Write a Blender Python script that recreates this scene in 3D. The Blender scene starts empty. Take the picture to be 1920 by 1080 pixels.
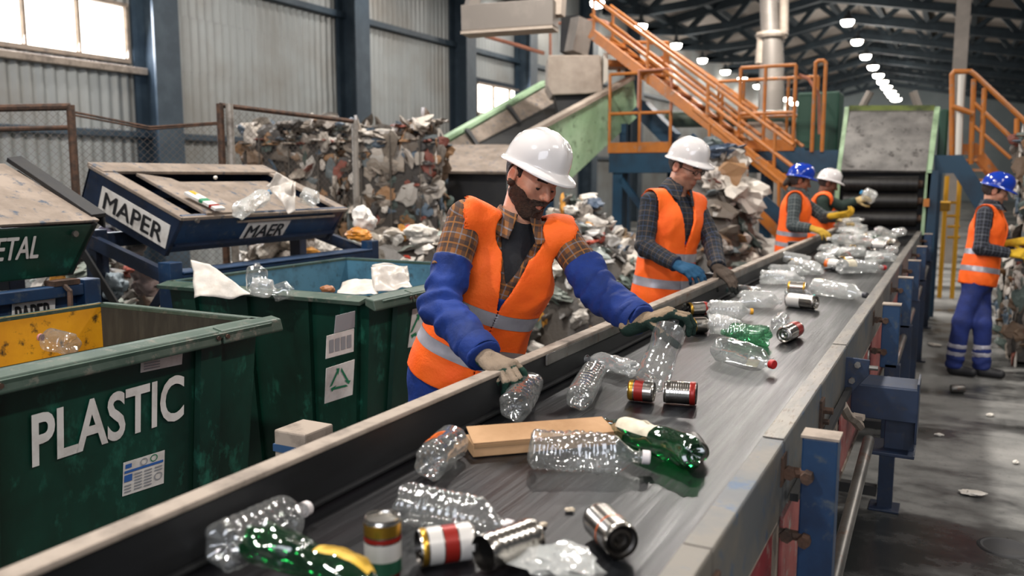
import bpy, bmesh, math, random
import numpy as np
from mathutils import Vector, Matrix, Euler, Quaternion
from mathutils.bvhtree import BVHTree
SC=bpy.context.scene; COL=SC.collection
rnd=random.Random(7); PI=math.pi
# ---------------------------------------------------------------- camera model (also used to survey the place)
FPX,VX,VY,CH=1600.,1796.,331.,1.65
PIT=math.atan((540-VY)/FPX); YAW=math.radians(27.388609)
CR=np.array([math.cos(YAW),math.sin(YAW),0.])
CW=np.array([-math.sin(YAW)*math.cos(PIT),math.cos(YAW)*math.cos(PIT),-math.sin(PIT)])
CU=np.cross(CR,CW); CC=np.array([0,0,CH])
def ray(x,y): return CR*(x-960)/FPX+CU*(540-y)/FPX+CW
def atz(x,y,z): d=ray(x,y); return CC+d*(z-CH)/d[2]
def atx(x,y,X): d=ray(x,y); return CC+d*X/d[0]
def aty(x,y,Y): d=ray(x,y); return CC+d*Y/d[1]
def atd(x,y,dep): return CC+ray(x,y)*dep
def V(p): return Vector((float(p[0]),float(p[1]),float(p[2])))
# ---------------------------------------------------------------- colours / materials
def lin(c):
    if isinstance(c,str):
        c=c.lstrip('#'); c=[int(c[i:i+2],16)/255 for i in (0,2,4)]
    return tuple((v/12.92 if v<=.04045 else ((v+.055)/1.055)**2.4) for v in c[:3])+(1.,)
MATS={}
class NT:
    def __init__(s,name):
        s.m=bpy.data.materials.new(name); s.m.use_nodes=True; s.t=s.m.node_tree; s.t.nodes.clear()
        s.o=s.n('ShaderNodeOutputMaterial')
    def n(s,typ,**kw):
        nd=s.t.nodes.new(typ)
        for k,v in kw.items():
            if k[0]=='i' and k[1:].isdigit(): nd.inputs[int(k[1:])].default_value=v
            elif hasattr(nd,k): setattr(nd,k,v)
            else: nd.inputs[k.replace('_',' ')].default_value=v
        return nd
    def l(s,a,b): s.t.links.new(a,b)
    def noise(s,vec,scale,detail=4,rough=.6,dist=0.):
        nd=s.n('ShaderNodeTexNoise'); nd.inputs['Scale'].default_value=scale; nd.inputs['Detail'].default_value=detail
        nd.inputs['Roughness'].default_value=rough; nd.inputs['Distortion'].default_value=dist
        if vec is not None: s.l(vec,nd.inputs['Vector'])
        return nd.outputs['Fac']
    def ramp(s,fac,stops):
        r=s.n('ShaderNodeValToRGB'); e=r.color_ramp.elements
        while len(e)<len(stops): e.new(.5)
        for el,(p,c) in zip(e,stops): el.position=p; el.color=c if isinstance(c,tuple) and len(c)==4 else (lin(c) if not isinstance(c,(int,float)) else (c,c,c,1))
        s.l(fac,r.inputs[0]); return r.outputs[0]
    def mix(s,fac,a,b,mode='MIX'):
        m=s.n('ShaderNodeMix'); m.data_type='RGBA'; m.blend_type=mode
        for v,i in ((fac,0),(a,6),(b,7)):
            if hasattr(v,'is_output'): s.l(v,m.inputs[i])
            elif i==0: m.inputs[0].default_value=v
            else: m.inputs[i].default_value=v if (isinstance(v,tuple) and len(v)==4) else lin(v)
        return m.outputs[2]
    def math(s,op,a,b=None):
        m=s.n('ShaderNodeMath'); m.operation=op
        for v,i in ((a,0),(b,1)):
            if v is None: continue
            if hasattr(v,'is_output'): s.l(v,m.inputs[i])
            else: m.inputs[i].default_value=v
        return m.outputs[0]
    def coord(s,scale=(1,1,1),src='Object',attr=None):
        if attr: a=s.n('ShaderNodeAttribute'); a.attribute_name=attr; out=a.outputs['Vector']
        else: out=s.n('ShaderNodeTexCoord').outputs[src]
        mp=s.n('ShaderNodeMapping'); mp.inputs['Scale'].default_value=scale; s.l(out,mp.inputs[0]); return mp.outputs[0]
    def bsdf(s,col,rough=.5,metal=0.,bump=None,bstr=.3,bdist=.01,**kw):
        b=s.n('ShaderNodeBsdfPrincipled')
        for v,i in ((col,'Base Color'),(rough,'Roughness'),(metal,'Metallic')):
            if hasattr(v,'is_output'): s.l(v,b.inputs[i])
            elif i=='Base Color': b.inputs[i].default_value=v if (isinstance(v,tuple) and len(v)==4) else lin(v)
            else: b.inputs[i].default_value=v
        for k,v in kw.items(): b.inputs[k.replace('_',' ')].default_value=v
        if bump is not None:
            bp=s.n('ShaderNodeBump'); bp.inputs['Strength'].default_value=bstr; bp.inputs['Distance'].default_value=bdist
            s.l(bump,bp.inputs['Height']); s.l(bp.outputs[0],b.inputs['Normal'])
        s.l(b.outputs[0],s.o.inputs[0]); return b
def mat(name,c1,c2=None,scale=6.,lo=.45,hi=.65,rough=.6,rough2=None,metal=0.,bump=0.,bscale=None,stretch=(1,1,1),c3=None,**kw):
    if name in MATS: return MATS[name]
    t=NT(name); v=t.coord(stretch); f=t.noise(v,scale,6,.65)
    col=lin(c1)
    if c2: col=t.mix(t.ramp(f,[(lo,0),(hi,1)]),c1,c2)
    if c3: col=t.mix(t.ramp(t.noise(v,scale*3.7,5,.7),[(.56,0),(.68,1)]),col,c3)
    r=rough
    if rough2 is not None: r=t.math('ADD',t.math('MULTIPLY',f,rough2-rough),rough)
    bp=t.noise(v,bscale or scale*4,4) if bump else None
    t.bsdf(col,r,metal,bp,bump,**kw); MATS[name]=t.m; return t.m
def mat_emit(name,c,s):
    t=NT(name); e=t.n('ShaderNodeEmission'); e.inputs[0].default_value=lin(c); e.inputs[1].default_value=s
    t.l(e.outputs[0],t.o.inputs[0]); MATS[name]=t.m; return t.m
def mat_vcol(name,rough=.55,bump=.0,bscale=60,spec=.5):
    t=NT(name); a=t.n('ShaderNodeAttribute'); a.attribute_name='col'
    bp=t.noise(t.coord(),bscale,4) if bump else None
    b=t.bsdf(a.outputs['Color'],rough,0.,bp,bump); b.inputs['Specular IOR Level'].default_value=spec
    MATS[name]=t.m; return t.m
def mat_pet(name,tint,gl=1.0,rough=.06,haze=.0):
    """thin PET film: see-through with a fresnel gloss, lightly tinted"""
    t=NT(name); tr=t.n('ShaderNodeBsdfTransparent'); tr.inputs[0].default_value=lin(tint)
    g=t.n('ShaderNodeBsdfGlossy'); g.inputs['Roughness'].default_value=rough; g.inputs[0].default_value=(gl,gl,gl,1)
    lw=t.n('ShaderNodeLayerWeight'); lw.inputs[0].default_value=.45
    f=t.ramp(lw.outputs['Facing'],[(0,.13),(.5,.26),(.8,.62),(1,.95)])
    m=t.n('ShaderNodeMixShader'); t.l(f,m.inputs[0]); t.l(tr.outputs[0],m.inputs[1]); t.l(g.outputs[0],m.inputs[2]); out=m.outputs[0]
    if haze:
        d=t.n('ShaderNodeBsdfDiffuse'); d.inputs[0].default_value=lin(tint); m2=t.n('ShaderNodeMixShader'); m2.inputs[0].default_value=haze
        t.l(out,m2.inputs[1]); t.l(d.outputs[0],m2.inputs[2]); out=m2.outputs[0]
    bp=t.n('ShaderNodeBump'); bp.inputs['Strength'].default_value=.38; bp.inputs['Distance'].default_value=.005
    t.l(t.noise(t.coord(),32,3,.5),bp.inputs['Height']); t.l(bp.outputs[0],g.inputs['Normal'])
    t.l(out,t.o.inputs[0]); MATS[name]=t.m; return t.m
# ---------------------------------------------------------------- object helpers
def tag(o,label=None,cat=None,group=None,kind=None):
    if label: o['label']=label
    if cat: o['category']=cat
    if group: o['group']=group
    if kind: o['kind']=kind
    return o
def empty(name,loc=(0,0,0),label=None,cat=None,group=None,rz=0.):
    o=bpy.data.objects.new(name,None); COL.objects.link(o); o.location=V(loc); o.rotation_euler.z=rz; o.empty_display_size=.1
    return tag(o,label,cat,group)
def W2L(parent):  # world matrix from own transforms (no depsgraph needed)
    m=Matrix.Identity(4); o=parent
    while o: m=(Matrix.LocRotScale(o.location,o.rotation_euler.to_quaternion() if o.rotation_mode!='QUATERNION' else o.rotation_quaternion,o.scale))@m; o=o.parent
    return m
def mesh_obj(name,verts,faces,m=None,parent=None,local=False,smooth=None,fmat=None,attrs=None,bevel=0.):
    me=bpy.data.meshes.new(name); me.from_pydata([tuple(map(float,v)) for v in verts],[],faces); 
    for mm in (m if isinstance(m,(list,tuple)) else [m]):
        if mm: me.materials.append(mm)
    if fmat is not None: me.polygons.foreach_set('material_index',np.asarray(fmat,dtype=np.int32))
    if attrs:
        for k,(dom,arr) in attrs.items():
            arr=np.asarray(arr,dtype=np.float32)
            if arr.shape[1]==4: at=me.color_attributes.new(k,'FLOAT_COLOR',dom); at.data.foreach_set('color',arr.ravel())
            else: at=me.attributes.new(k,'FLOAT_VECTOR',dom); at.data.foreach_set('vector',arr.ravel())
    if smooth is not None:
        me.polygons.foreach_set('use_smooth',np.ones(len(me.polygons),dtype=bool))
        if smooth<3.1: me.set_sharp_from_angle(angle=smooth)
    me.update(); o=bpy.data.objects.new(name,me); COL.objects.link(o)
    if parent is not None:
        o.parent=parent
        if not local: me.transform(W2L(parent).inverted())
    if bevel:
        b=o.modifiers.new('bevel','BEVEL'); b.width=bevel; b.segments=2; b.limit_method='ANGLE'; b.angle_limit=.6
    return o
class MB:
    def __init__(s): s.v=[];s.f=[];s.k=[];s.c=[]
    def add(s,vs,fs,k=0,c=None):
        b=len(s.v); s.v+= [tuple(map(float,p)) for p in vs]; s.f+=[tuple(b+i for i in f) for f in fs]; s.k+=[k]*len(fs)
        if c is not None: s.c+=[tuple(c)]*len(vs)
        return s
    def box(s,c,sz,rot=None,k=0,col=None):
        x,y,z=[q/2 for q in sz]; vs=[Vector((a*x,b*y,d*z)) for a in(-1,1) for b in(-1,1) for d in(-1,1)]
        if rot is not None:
            R=Euler(rot).to_matrix() if not isinstance(rot,Matrix) else rot; vs=[R@q for q in vs]
        c=V(c); return s.add([q+c for q in vs],[(0,1,3,2),(4,6,7,5),(0,4,5,1),(2,3,7,6),(0,2,6,4),(1,5,7,3)],k,col)
    def b2(s,lo,hi,k=0): return s.box([(a+b)/2 for a,b in zip(lo,hi)],[abs(b-a) for a,b in zip(lo,hi)],k=k)
    def beam(s,p,q,w,h,k=0,up=(0,0,1)):
        p=V(p);q=V(q);d=q-p;L=d.length;d.normalize();u=Vector(up)
        if abs(d.dot(u))>.99:u=Vector((0,1,0))
        r=d.cross(u).normalized();u=r.cross(d)
        return s.box((p+q)/2,(w,L,h),Matrix((r,d,u)).transposed(),k)
    def tube(s,pts,r,n=10,k=0,caps=True):
        pts=[V(p) for p in pts];N=len(pts);rs=r if isinstance(r,(list,tuple)) else [r]*N
        t0=(pts[1]-pts[0]).normalized();u=t0.orthogonal().normalized();vs=[]
        for i,p in enumerate(pts):
            t=((pts[min(i+1,N-1)]-pts[i]).normalized()+(pts[i]-pts[max(i-1,0)]).normalized()).normalized()
            u=(u-t*u.dot(t)).normalized();w=t.cross(u)
            vs+=[p+(u*math.cos(a)+w*math.sin(a))*rs[i] for a in [2*PI*j/n for j in range(n)]]
        fs=[(i*n+j,i*n+(j+1)%n,(i+1)*n+(j+1)%n,(i+1)*n+j) for i in range(N-1) for j in range(n)]
        if caps: fs+=[tuple(range(n-1,-1,-1)),tuple(range((N-1)*n,N*n))]
        return s.add(vs,fs,k)
    def cyl(s,p,q,r,n=14,k=0): return s.tube([p,q],r,n,k)
    def lathe(s,prof,n=24,k=0,org=(0,0,0),axis=None,caps=False):
        """prof: (r,z) list about local z"""
        vs=[];N=len(prof)
        R=Matrix.Identity(3) if axis is None else Vector((0,0,1)).rotation_difference(Vector(axis)).to_matrix()
        for r,z in prof: vs+=[V(org)+R@Vector((r*math.cos(2*PI*j/n),r*math.sin(2*PI*j/n),z)) for j in range(n)]
        fs=[(i*n+j,i*n+(j+1)%n,(i+1)*n+(j+1)%n,(i+1)*n+j) for i in range(N-1) for j in range(n)]
        if caps: fs+=[tuple(range(n-1,-1,-1)),tuple(range((N-1)*n,N*n))]
        return s.add(vs,fs,k)
    def prism(s,poly,ext,k=0):
        """poly: 3d points of a planar outline, ext: extrusion vector"""
        n=len(poly);e=V(ext);a=[V(p) for p in poly]
        return s.add(a+[p+e for p in a],[tuple(range(n-1,-1,-1)),tuple(range(n,2*n))]+[(i,(i+1)%n,n+(i+1)%n,n+i) for i in range(n)],k)
    def sheet(s,q,t,k=0):
        a=[V(p) for p in q]; n=(a[1]-a[0]).cross(a[-1]-a[0]).normalized()*t; return s.prism(a,n,k)
    def build(s,name,m=None,parent=None,bevel=0.,smooth=None,local=False):
        at={'col':('POINT',[c if len(c)==4 else tuple(c)+(1,) for c in s.c])} if s.c and len(s.c)==len(s.v) else None
        o=mesh_obj(name,s.v,s.f,m,parent,local,smooth,s.k if isinstance(m,(list,tuple)) else None,at,bevel)
        bm=bmesh.new();bm.from_mesh(o.data);bmesh.ops.recalc_face_normals(bm,faces=bm.faces);bm.to_mesh(o.data);bm.free()
        return o
def dup(o,loc=None,rot=None,label=None,scale=None,parent=None):
    c=o.copy();COL.objects.link(c)
    if parent is not None:c.parent=parent
    for ch in o.children: dup(ch,parent=c)
    if loc is not None:c.location=V(loc)
    if rot is not None:
        if isinstance(rot,Quaternion): c.rotation_mode='QUATERNION'; c.rotation_quaternion=rot
        else: c.rotation_euler=rot
    if scale is not None:c.scale=(scale,)*3 if isinstance(scale,(int,float)) else scale
    if label:c['label']=label
    return c
def text_mesh(txt,h,bold=.0,depth=.0006,shear=0.,sx=1.):
    cu=bpy.data.curves.new('lettering','FONT');cu.body=txt;cu.size=1;cu.offset=bold;cu.extrude=0;cu.fill_mode='FRONT';cu.shear=shear;cu.resolution_u=4
    o=bpy.data.objects.new('lettering',cu);COL.objects.link(o)
    dg=bpy.context.evaluated_depsgraph_get();me=bpy.data.meshes.new_from_object(o.evaluated_get(dg))
    bpy.data.objects.remove(o);bpy.data.curves.remove(cu)
    vs=np.array([v.co[:] for v in me.vertices]);fs=[tuple(p.vertices) for p in me.polygons];bpy.data.meshes.remove(me)
    lo=vs.min(0);hi=vs.max(0);k=h/(hi[1]-lo[1]);vs=(vs-lo)*k;vs[:,0]*=sx
    return vs,fs
def put_text(name,txt,org,ex,ey,h,m,parent,bold=.02,width=None,shear=0.,th=.0015,dbl=0.):
    """flat lettering standing th off the surface, built as a thin solid"""
    vs,fs=text_mesh(txt,h,bold,shear=shear);ex=np.array(ex,float);ey=np.array(ey,float)
    ex/=np.linalg.norm(ex);ey/=np.linalg.norm(ey);nz=np.cross(ex,ey)
    if width: vs[:,0]*=width/vs[:,0].max()
    if dbl:
        n=len(vs);b=dbl*h;sh=[(-b,0),(b,0),(0,b*.8),(0,-b*.8),(0,0)];fs=[tuple(i+n*k for i in f) for k in range(5) for f in fs];vs=np.concatenate([vs+np.array([dx,dy,0.00012*k/ h*h]) for k,(dx,dy) in enumerate(sh)])
    P=np.asarray(org,float)+vs[:,:1]*ex+vs[:,1:2]*ey+(vs[:,2:3]*nz if dbl else 0)
    return mesh_obj(name,P+nz*th,fs,m,parent)
# ---------------------------------------------------------------- numpy noise + surface nets
def _h(i,j,k,seed):
    n=(i*374761393+j*668265263+k*2147483647+seed*974634777)&0xffffffff
    n=((n^(n>>13))*1274126177)&0xffffffff
    return ((n^(n>>16))&0xffff)/32767.5-1.
def vnoise(P,scale=1.,seed=0):
    P=np.asarray(P)*scale; I=np.floor(P).astype(np.int64); F=P-I; F=F*F*(3-2*F); r=0
    for a in (0,1):
        for b in (0,1):
            for c in (0,1):
                r=r+_h(I[:,0]+a,I[:,1]+b,I[:,2]+c,seed)*(F[:,0] if a else 1-F[:,0])*(F[:,1] if b else 1-F[:,1])*(F[:,2] if c else 1-F[:,2])
    return r
def fbm(P,scale,seed=0,o=3): return sum(vnoise(P,scale*2**i,seed+i)/2**i for i in range(o))
def surfnet(f,xs,ys,zs,lip=1.3):
    """naive surface nets on a rectilinear grid; f(P)->signed distance (negative inside)"""
    xs,ys,zs=map(np.asarray,(xs,ys,zs)); nx,ny,nz=len(xs),len(ys),len(zs); B=6
    D=np.full((nx,ny,nz),1.0)
    bl=[];mk=[]
    for i in range(0,nx,B):
        for j in range(0,ny,B):
            for k in range(0,nz,B): bl.append((i,j,k))
    bl=np.array(bl); hi=np.minimum(bl+B,[nx,ny,nz])-1
    a=np.stack([xs[bl[:,0]],ys[bl[:,1]],zs[bl[:,2]]],1); b=np.stack([xs[hi[:,0]],ys[hi[:,1]],zs[hi[:,2]]],1)
    cen=(a+b)/2; rad=np.linalg.norm(b-a,axis=1)/2
    dc=f(cen); act=np.abs(dc)<rad*lip+.035
    for (i,j,k),h,d,s in zip(bl,hi,dc,act):
        if not s: D[i:h[0]+1,j:h[1]+1,k:h[2]+1]=d
        else: mk.append((i,j,k,h))
    if mk:
        idx=[]
        for i,j,k,h in mk:
            g=np.meshgrid(np.arange(i,h[0]+1),np.arange(j,h[1]+1),np.arange(k,h[2]+1),indexing='ij'); idx.append(np.stack([q.ravel() for q in g],1))
        idx=np.concatenate(idx)
        for c in range(0,len(idx),300000):
            q=idx[c:c+300000]; D[q[:,0],q[:,1],q[:,2]]=f(np.stack([xs[q[:,0]],ys[q[:,1]],zs[q[:,2]]],1))
    D[0]=D[-1]=1;D[:,0]=D[:,-1]=1;D[:,:,0]=D[:,:,-1]=1
    S=D<0
    cs=S[:-1,:-1,:-1].astype(np.int8)
    tot=sum(S[a:nx-1+a,b:ny-1+b,c:nz-1+c].astype(np.int8) for a in(0,1) for b in(0,1) for c in(0,1))
    cell=(tot>0)&(tot<8); ci=np.argwhere(cell); vid=np.full(cell.shape,-1,np.int64); vid[cell]=np.arange(len(ci))
    acc=np.zeros((len(ci),3));cnt=np.zeros(len(ci))
    ax=[xs,ys,zs]
    crn=[(a,b,c) for a in(0,1) for b in(0,1) for c in(0,1)]
    for p in crn:
        for d in range(3):
            if p[d]: continue
            q=list(p);q[d]=1
            d0=D[ci[:,0]+p[0],ci[:,1]+p[1],ci[:,2]+p[2]];d1=D[ci[:,0]+q[0],ci[:,1]+q[1],ci[:,2]+q[2]]
            m=(d0<0)!=(d1<0); t=np.where(m,d0/np.where(m,d0-d1,1),0)
            pos=np.stack([ax[e][ci[:,e]+p[e]] for e in range(3)],1); e1=ax[d][ci[:,d]+1]-ax[d][ci[:,d]]
            pos[:,d]+=t*e1; acc[m]+=pos[m]; cnt[m]+=1
    verts=acc/cnt[:,None]; faces=[]
    for d in range(3):
        sl0=[slice(None)]*3;sl1=[slice(None)]*3;sl0[d]=slice(0,-1);sl1[d]=slice(1,None)
        A=S[tuple(sl0)];Bm=S[tuple(sl1)];e=np.argwhere(A!=Bm)
        u,w=(d+1)%3,(d+2)%3
        ok=(e[:,u]>0)&(e[:,w]>0)&(e[:,u]<[nx,ny,nz][u]-1)&(e[:,w]<[nx,ny,nz][w]-1);e=e[ok]
        def vv(du,dw):
            q=e.copy();q[:,u]-=du;q[:,w]-=dw;return vid[q[:,0],q[:,1],q[:,2]]
        fq=np.stack([vv(1,1),vv(0,1),vv(0,0),vv(1,0)],1); fl=A[e[:,0],e[:,1],e[:,2]]
        fq[~fl]=fq[~fl][:,::-1]; faces.append(fq)
    faces=np.concatenate(faces); faces=faces[(faces>=0).all(1)]
    return verts,faces.tolist()
def grid(lo,hi,h): return [np.arange(lo[i]-2*h,hi[i]+3*h,h) for i in range(3)]
def smin(a,b,k):
    h=np.clip(.5+.5*(b-a)/k,0,1); return b*(1-h)+a*h-k*h*(1-h)
def cap(P,a,b,ra,rb):
    a=np.asarray(a,float);b=np.asarray(b,float);ab=b-a;t=np.clip((P-a)@ab/(ab@ab),0,1)
    return np.linalg.norm(P-a-t[:,None]*ab,axis=1)-(ra+(rb-ra)*t)
def ell(P,c,r,R=None):
    q=P-np.asarray(c,float)
    if R is not None:q=q@R      # R columns = axes
    r=np.asarray(r,float);k=np.linalg.norm(q/r,axis=1);k2=np.linalg.norm(q/r**2,axis=1)
    return np.where(k2>1e-9,k*(k-1)/np.maximum(k2,1e-9),-r.min())
# ================================================================= materials
def wall_mat():
    t=NT('galvanised_sheet'); v=t.coord((1,1.0,.05)); f=t.noise(v,5,6,.7); f2=t.noise(t.coord((1,1,1)),.7,4,.6)
    c=t.mix(f,'#878c8d','#b3b5b3'); c=t.mix(t.ramp(f2,[(.4,0),(.7,1)]),c,'#8b8780')
    t.bsdf(c,t.math('ADD',t.math('MULTIPLY',f,.25),.32),.45,f,.15); return t.m
def floor_mat():
    t=NT('wet_concrete'); v=t.coord(); a=t.noise(t.coord((.55,1.25,1)),1.1,7,.62,.4); b=t.noise(v,4.5,8,.7); g=t.noise(v,38,4,.7)
    m=t.math('ADD',t.math('MULTIPLY',a,.75),t.math('MULTIPLY',b,.25))
    c=t.ramp(m,[(.39,'#1f2121'),(.46,'#3c3d3c'),(.53,'#6b6b68'),(.66,'#8d8b87')])
    c=t.mix(t.ramp(g,[(.30,.5),(.42,0)]),c,'#1d1e1d')
    t.bsdf(c,t.ramp(m,[(.40,.22),(.5,.5),(.6,.75)]),0,b,.25); return t.m
def belt_mat():
    t=NT('rubber_belt'); v=t.coord((14,.5,1)); f=t.noise(v,2.2,7,.7); f2=t.noise(t.coord((3,.25,1)),1.6,4,.6); g=t.noise(t.coord((60,2,1)),1.5,4,.6)
    c=t.ramp(t.math('ADD',t.math('MULTIPLY',f,.5),t.math('MULTIPLY',f2,.5)),[(.35,'#07080a'),(.5,'#0d0f12'),(.62,'#171a1e'),(.75,'#2e3338')])
    c=t.mix(t.ramp(f2,[(.52,0),(.66,.35)]),c,'#201516')
    t.bsdf(c,t.ramp(f,[(.3,.27),(.7,.45)]),0.,g,.25,.004); t.m.node_tree.nodes['Principled BSDF'].inputs['Specular IOR Level'].default_value=.24; return t.m
M_WALL=wall_mat();M_FLOOR=floor_mat();M_BELT=belt_mat()
M_COLB=mat('column_paint','#2c3a46','#3c4a55',3,rough=.5)
M_TRUSS=mat('truss_paint','#18242c','#25323a',2,rough=.75)
M_ROOF=mat('roof_panel','#7b736c','#a3988f',.35,.4,.6,rough=.8)
M_FAR=mat('far_wall_cladding','#727b7e','#828a8c',.3,rough=.8)
M_PANE=mat_emit('daylight_pane','#fff6ea',5.5)
M_FRAME=mat('window_frame','#8e7f70','#6f655c',8,rough=.6)
M_STEEL=mat('worn_steel','#7d7a75','#5f5d5a',4,.4,.6,rough=.42,metal=.75,c3='#6b4a38')
M_RAIL=mat('rail_steel','#6d6b68','#8a847c',5,.4,.6,rough=.34,rough2=.6,metal=.7,stretch=(6,1,1),c3='#5a4438')
M_RAILB=mat('rail_side_steel','#55585a','#6a655d',4,.42,.6,rough=.5,metal=.35,c3='#35506a',bump=.1)
M_RUBBER=mat('skirt_rubber','#0b0c0e','#17181b',6,.4,.7,rough=.5,stretch=(1,.4,2))
M_DUST=mat('dusty_edge','#9a8d80','#756a60',9,rough=.8)
M_BLUE=mat('blue_steel_paint','#133455','#0b213b',5,.4,.7,rough=.45,c3='#3c4650')
M_BLUED=mat('dark_blue_paint','#15263f','#0f1a2c',4,.4,.6,rough=.5,c3='#2b2c34')
M_NAVY=mat('platform_blue','#12384f','#0c2538',2,rough=.5)
M_RED=mat('red_panel_paint','#7d1f22','#5c1719',5,rough=.5,c3='#80625a')
M_PINK=mat('worn_red_paint','#96504c','#7a3434',5,rough=.55,c3='#8d8880')
M_RUST=mat('rusty_iron','#5b4335','#3c3029',20,.4,.6,rough=.75,metal=.4,bump=.3)
M_BLACK=mat('black_steel','#15161a','#22211f',6,rough=.6)
M_GREEN=mat('green_bin_paint','#083a2d','#052419',2.2,.38,.62,rough=.42,c3='#1d5847',stretch=(1,1,.6))
M_GRIM=mat('green_rim_paint','#46564b','#2c4237',5,.35,.6,rough=.5,c3='#66645a')
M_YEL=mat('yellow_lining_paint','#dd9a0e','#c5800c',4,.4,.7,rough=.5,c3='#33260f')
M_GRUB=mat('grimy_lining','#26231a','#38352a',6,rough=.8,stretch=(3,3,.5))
M_BLIN=mat('blue_lining_paint','#3d6a80','#2d5265',5,rough=.6,c3='#2a4450')
M_WHITE=mat('white_sticker','#d2cfca','#bfbab4',12,rough=.55)
M_INK=mat('black_ink','#15161a',rough=.6)
M_GREY=mat('grey_print','#8b8d90',rough=.6); M_SKY=mat('blue_print','#2a5ba0',rough=.6); M_GRN=mat('green_print','#17724d',rough=.6)
M_DUSTT=mat('dust_covered_steel','#6e6257','#8d8074',5,.35,.65,rough=.85,c3='#3f4a58',bump=.15)
M_ORG=mat('orange_rail_paint','#ad661f','#8f5319',3,.4,.7,rough=.5,c3='#7d6a5c')
M_ORP=mat('pink_orange_pipe','#a06a52','#8a5644',3,rough=.5)
M_LGRN=mat('pale_green_paint','#93b38c','#a9c5a1',2.2,.4,.6,rough=.55,c3='#5e6f56')
M_CREAM=mat('cream_panel','#b3a597','#9a8c7e',3,.4,.65,rough=.7)
M_GALV=mat('grey_duct','#7d766f','#8d857d',2,rough=.55,metal=.3)
M_CARD=mat('cardboard','#b08b66','#9c7753',4,.42,.62,rough=.85,c3='#a8845f',bump=.1)
M_PAPER=mat('white_film','#c9c2b9','#b0a79c',8,rough=.6,bump=.2)
# ================================================================= shell of the hall
WX=-11.;EAVE=7.3;RX,RZ=-4.5,8.7;RE=4.5;RZE=6.8;FY=66.
def st(o,kind='structure'): o['kind']=kind; return o
mb=MB();mb.add([(WX-.3,-6,0),(9,-6,0),(9,FY,0),(WX-.3,FY,0)],[(0,1,2,3)]);st(mb.build('floor',M_FLOOR))
def corr(y0,y1,z0,z1,mb):
    n=max(2,int((y1-y0)/.028));ys=np.linspace(y0,y1,n+1);pr=[0,0,.5,1,1,.5]
    xs=[WX+.035*pr[int(round(y/.028))%6] for y in ys]
    mb.add([(x,y,z) for x,y in zip(xs,ys) for z in (z0,z1)],[(2*i,2*i+1,2*i+3,2*i+2) for i in range(n)])
mb=MB()
W1=(4.9,8.86,3.36,4.1);W2=(19.2,21.9,3.25,3.98)
corr(-6,FY,0,3.3,mb);corr(-6,FY,4.15,EAVE,mb)
for a,b in ((-6,W1[0]),(W1[1],W2[0]),(W2[1],FY)): corr(a,b,3.3,4.15,mb)
st(mb.build('wall_left',M_WALL))
mb=MB();mb.add([(WX,FY,0),(RE+4,FY,0),(RE+4,FY,RZE),(RX,FY,RZ),(WX,FY,EAVE)],[(0,1,2,3,4)]);st(mb.build('wall_back',M_FAR))
for i,w in enumerate((W1,W2),1):
    y0,y1,z0,z1=w
    mb=MB();mb.b2((WX-.03,y0,z0-.06),(WX+.1,y1,z0));mb.b2((WX-.03,y0,z1),(WX+.1,y1,z1+.05))
    n=5 if i==1 else 3
    for k in range(n+1):
        y=y0+(y1-y0)*k/n;mb.b2((WX-.03,y-.02,z0),(WX+.07,y+.02,z1))
    fr=st(mb.build(f'window_{i}',M_FRAME))
    mb=MB();mb.add([(WX,y0,z0),(WX,y1,z0),(WX,y1,z1),(WX,y0,z1)],[(0,1,2,3)]);mb.build('pane',M_PANE,fr)
# girts
for i,(z,s) in enumerate(((3.2,.1),(2.27,.1),(4.78,.12))):
    mb=MB();mb.b2((WX+.04,-6,z-s/2),(WX+.16,FY if i else 9.1,z+s/2));st(mb.build(f'trim_{i+1}',M_DUST if i==0 else M_COLB,bevel=.01))
# roof
mb=MB();mb.add([(WX-.3,-6,EAVE),(WX-.3,FY,EAVE),(RX,FY,RZ),(RX,-6,RZ),(RE+4,FY,RZE-.5),(RE+4,-6,RZE-.5)],[(0,1,2,3),(3,2,4,5)])
st(mb.build('ceiling',M_ROOF))
def roofz(x): return EAVE+(x-WX)/(RX-WX)*(RZ-EAVE) if x<RX else RZ-(x-RX)/(RE+4-RX)*(RZ-RZE+.5)
tn=4
for y in np.arange(9.7,65,4.45):
    mb=MB();xs=np.linspace(WX+.2,RE+3.5,13)
    bz=lambda x:roofz(x)-.18-.75*min(1,(x-WX)/2.5)
    for i in range(12):
        a,b=xs[i],xs[i+1];m=(a+b)/2
        mb.beam((a,y,roofz(a)-.16),(b,y,roofz(b)-.16),.3,.3);mb.beam((a,y,bz(a)),(b,y,bz(b)),.3,.24)
        mb.beam((a,y,bz(a)),(m,y,roofz(m)-.12),.18,.18);mb.beam((m,y,roofz(m)-.12),(b,y,bz(b)),.18,.18)
    st(mb.build(f'trim_{tn}',M_TRUSS));tn+=1
for x in np.arange(WX+1,RE+3,1.7):
    mb=MB();mb.beam((x,-4,roofz(x)-.1),(x,FY,roofz(x)-.1),.2,.24);st(mb.build(f'trim_{tn}',M_TRUSS));tn+=1
# wall columns (H sections)
ordn=['nearest','second','third','fourth','fifth','sixth','seventh','eighth','ninth','tenth','eleventh','twelfth']
for i,y in enumerate((9.15,13.87,18.1,21.5,26.0,30.5)):
    mb=MB();mb.b2((WX+.05,y-.23,0),(WX+.09,y+.23,EAVE));mb.b2((WX+.5,y-.23,0),(WX+.54,y+.23,EAVE));mb.b2((WX+.09,y-.02,0),(WX+.5,y+.02,EAVE))
    o=mb.build('steel_column',M_COLB);tag(o,f'dark blue-grey steel wall column, {ordn[i]} along the metal wall from the left','column','wall columns')
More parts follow.
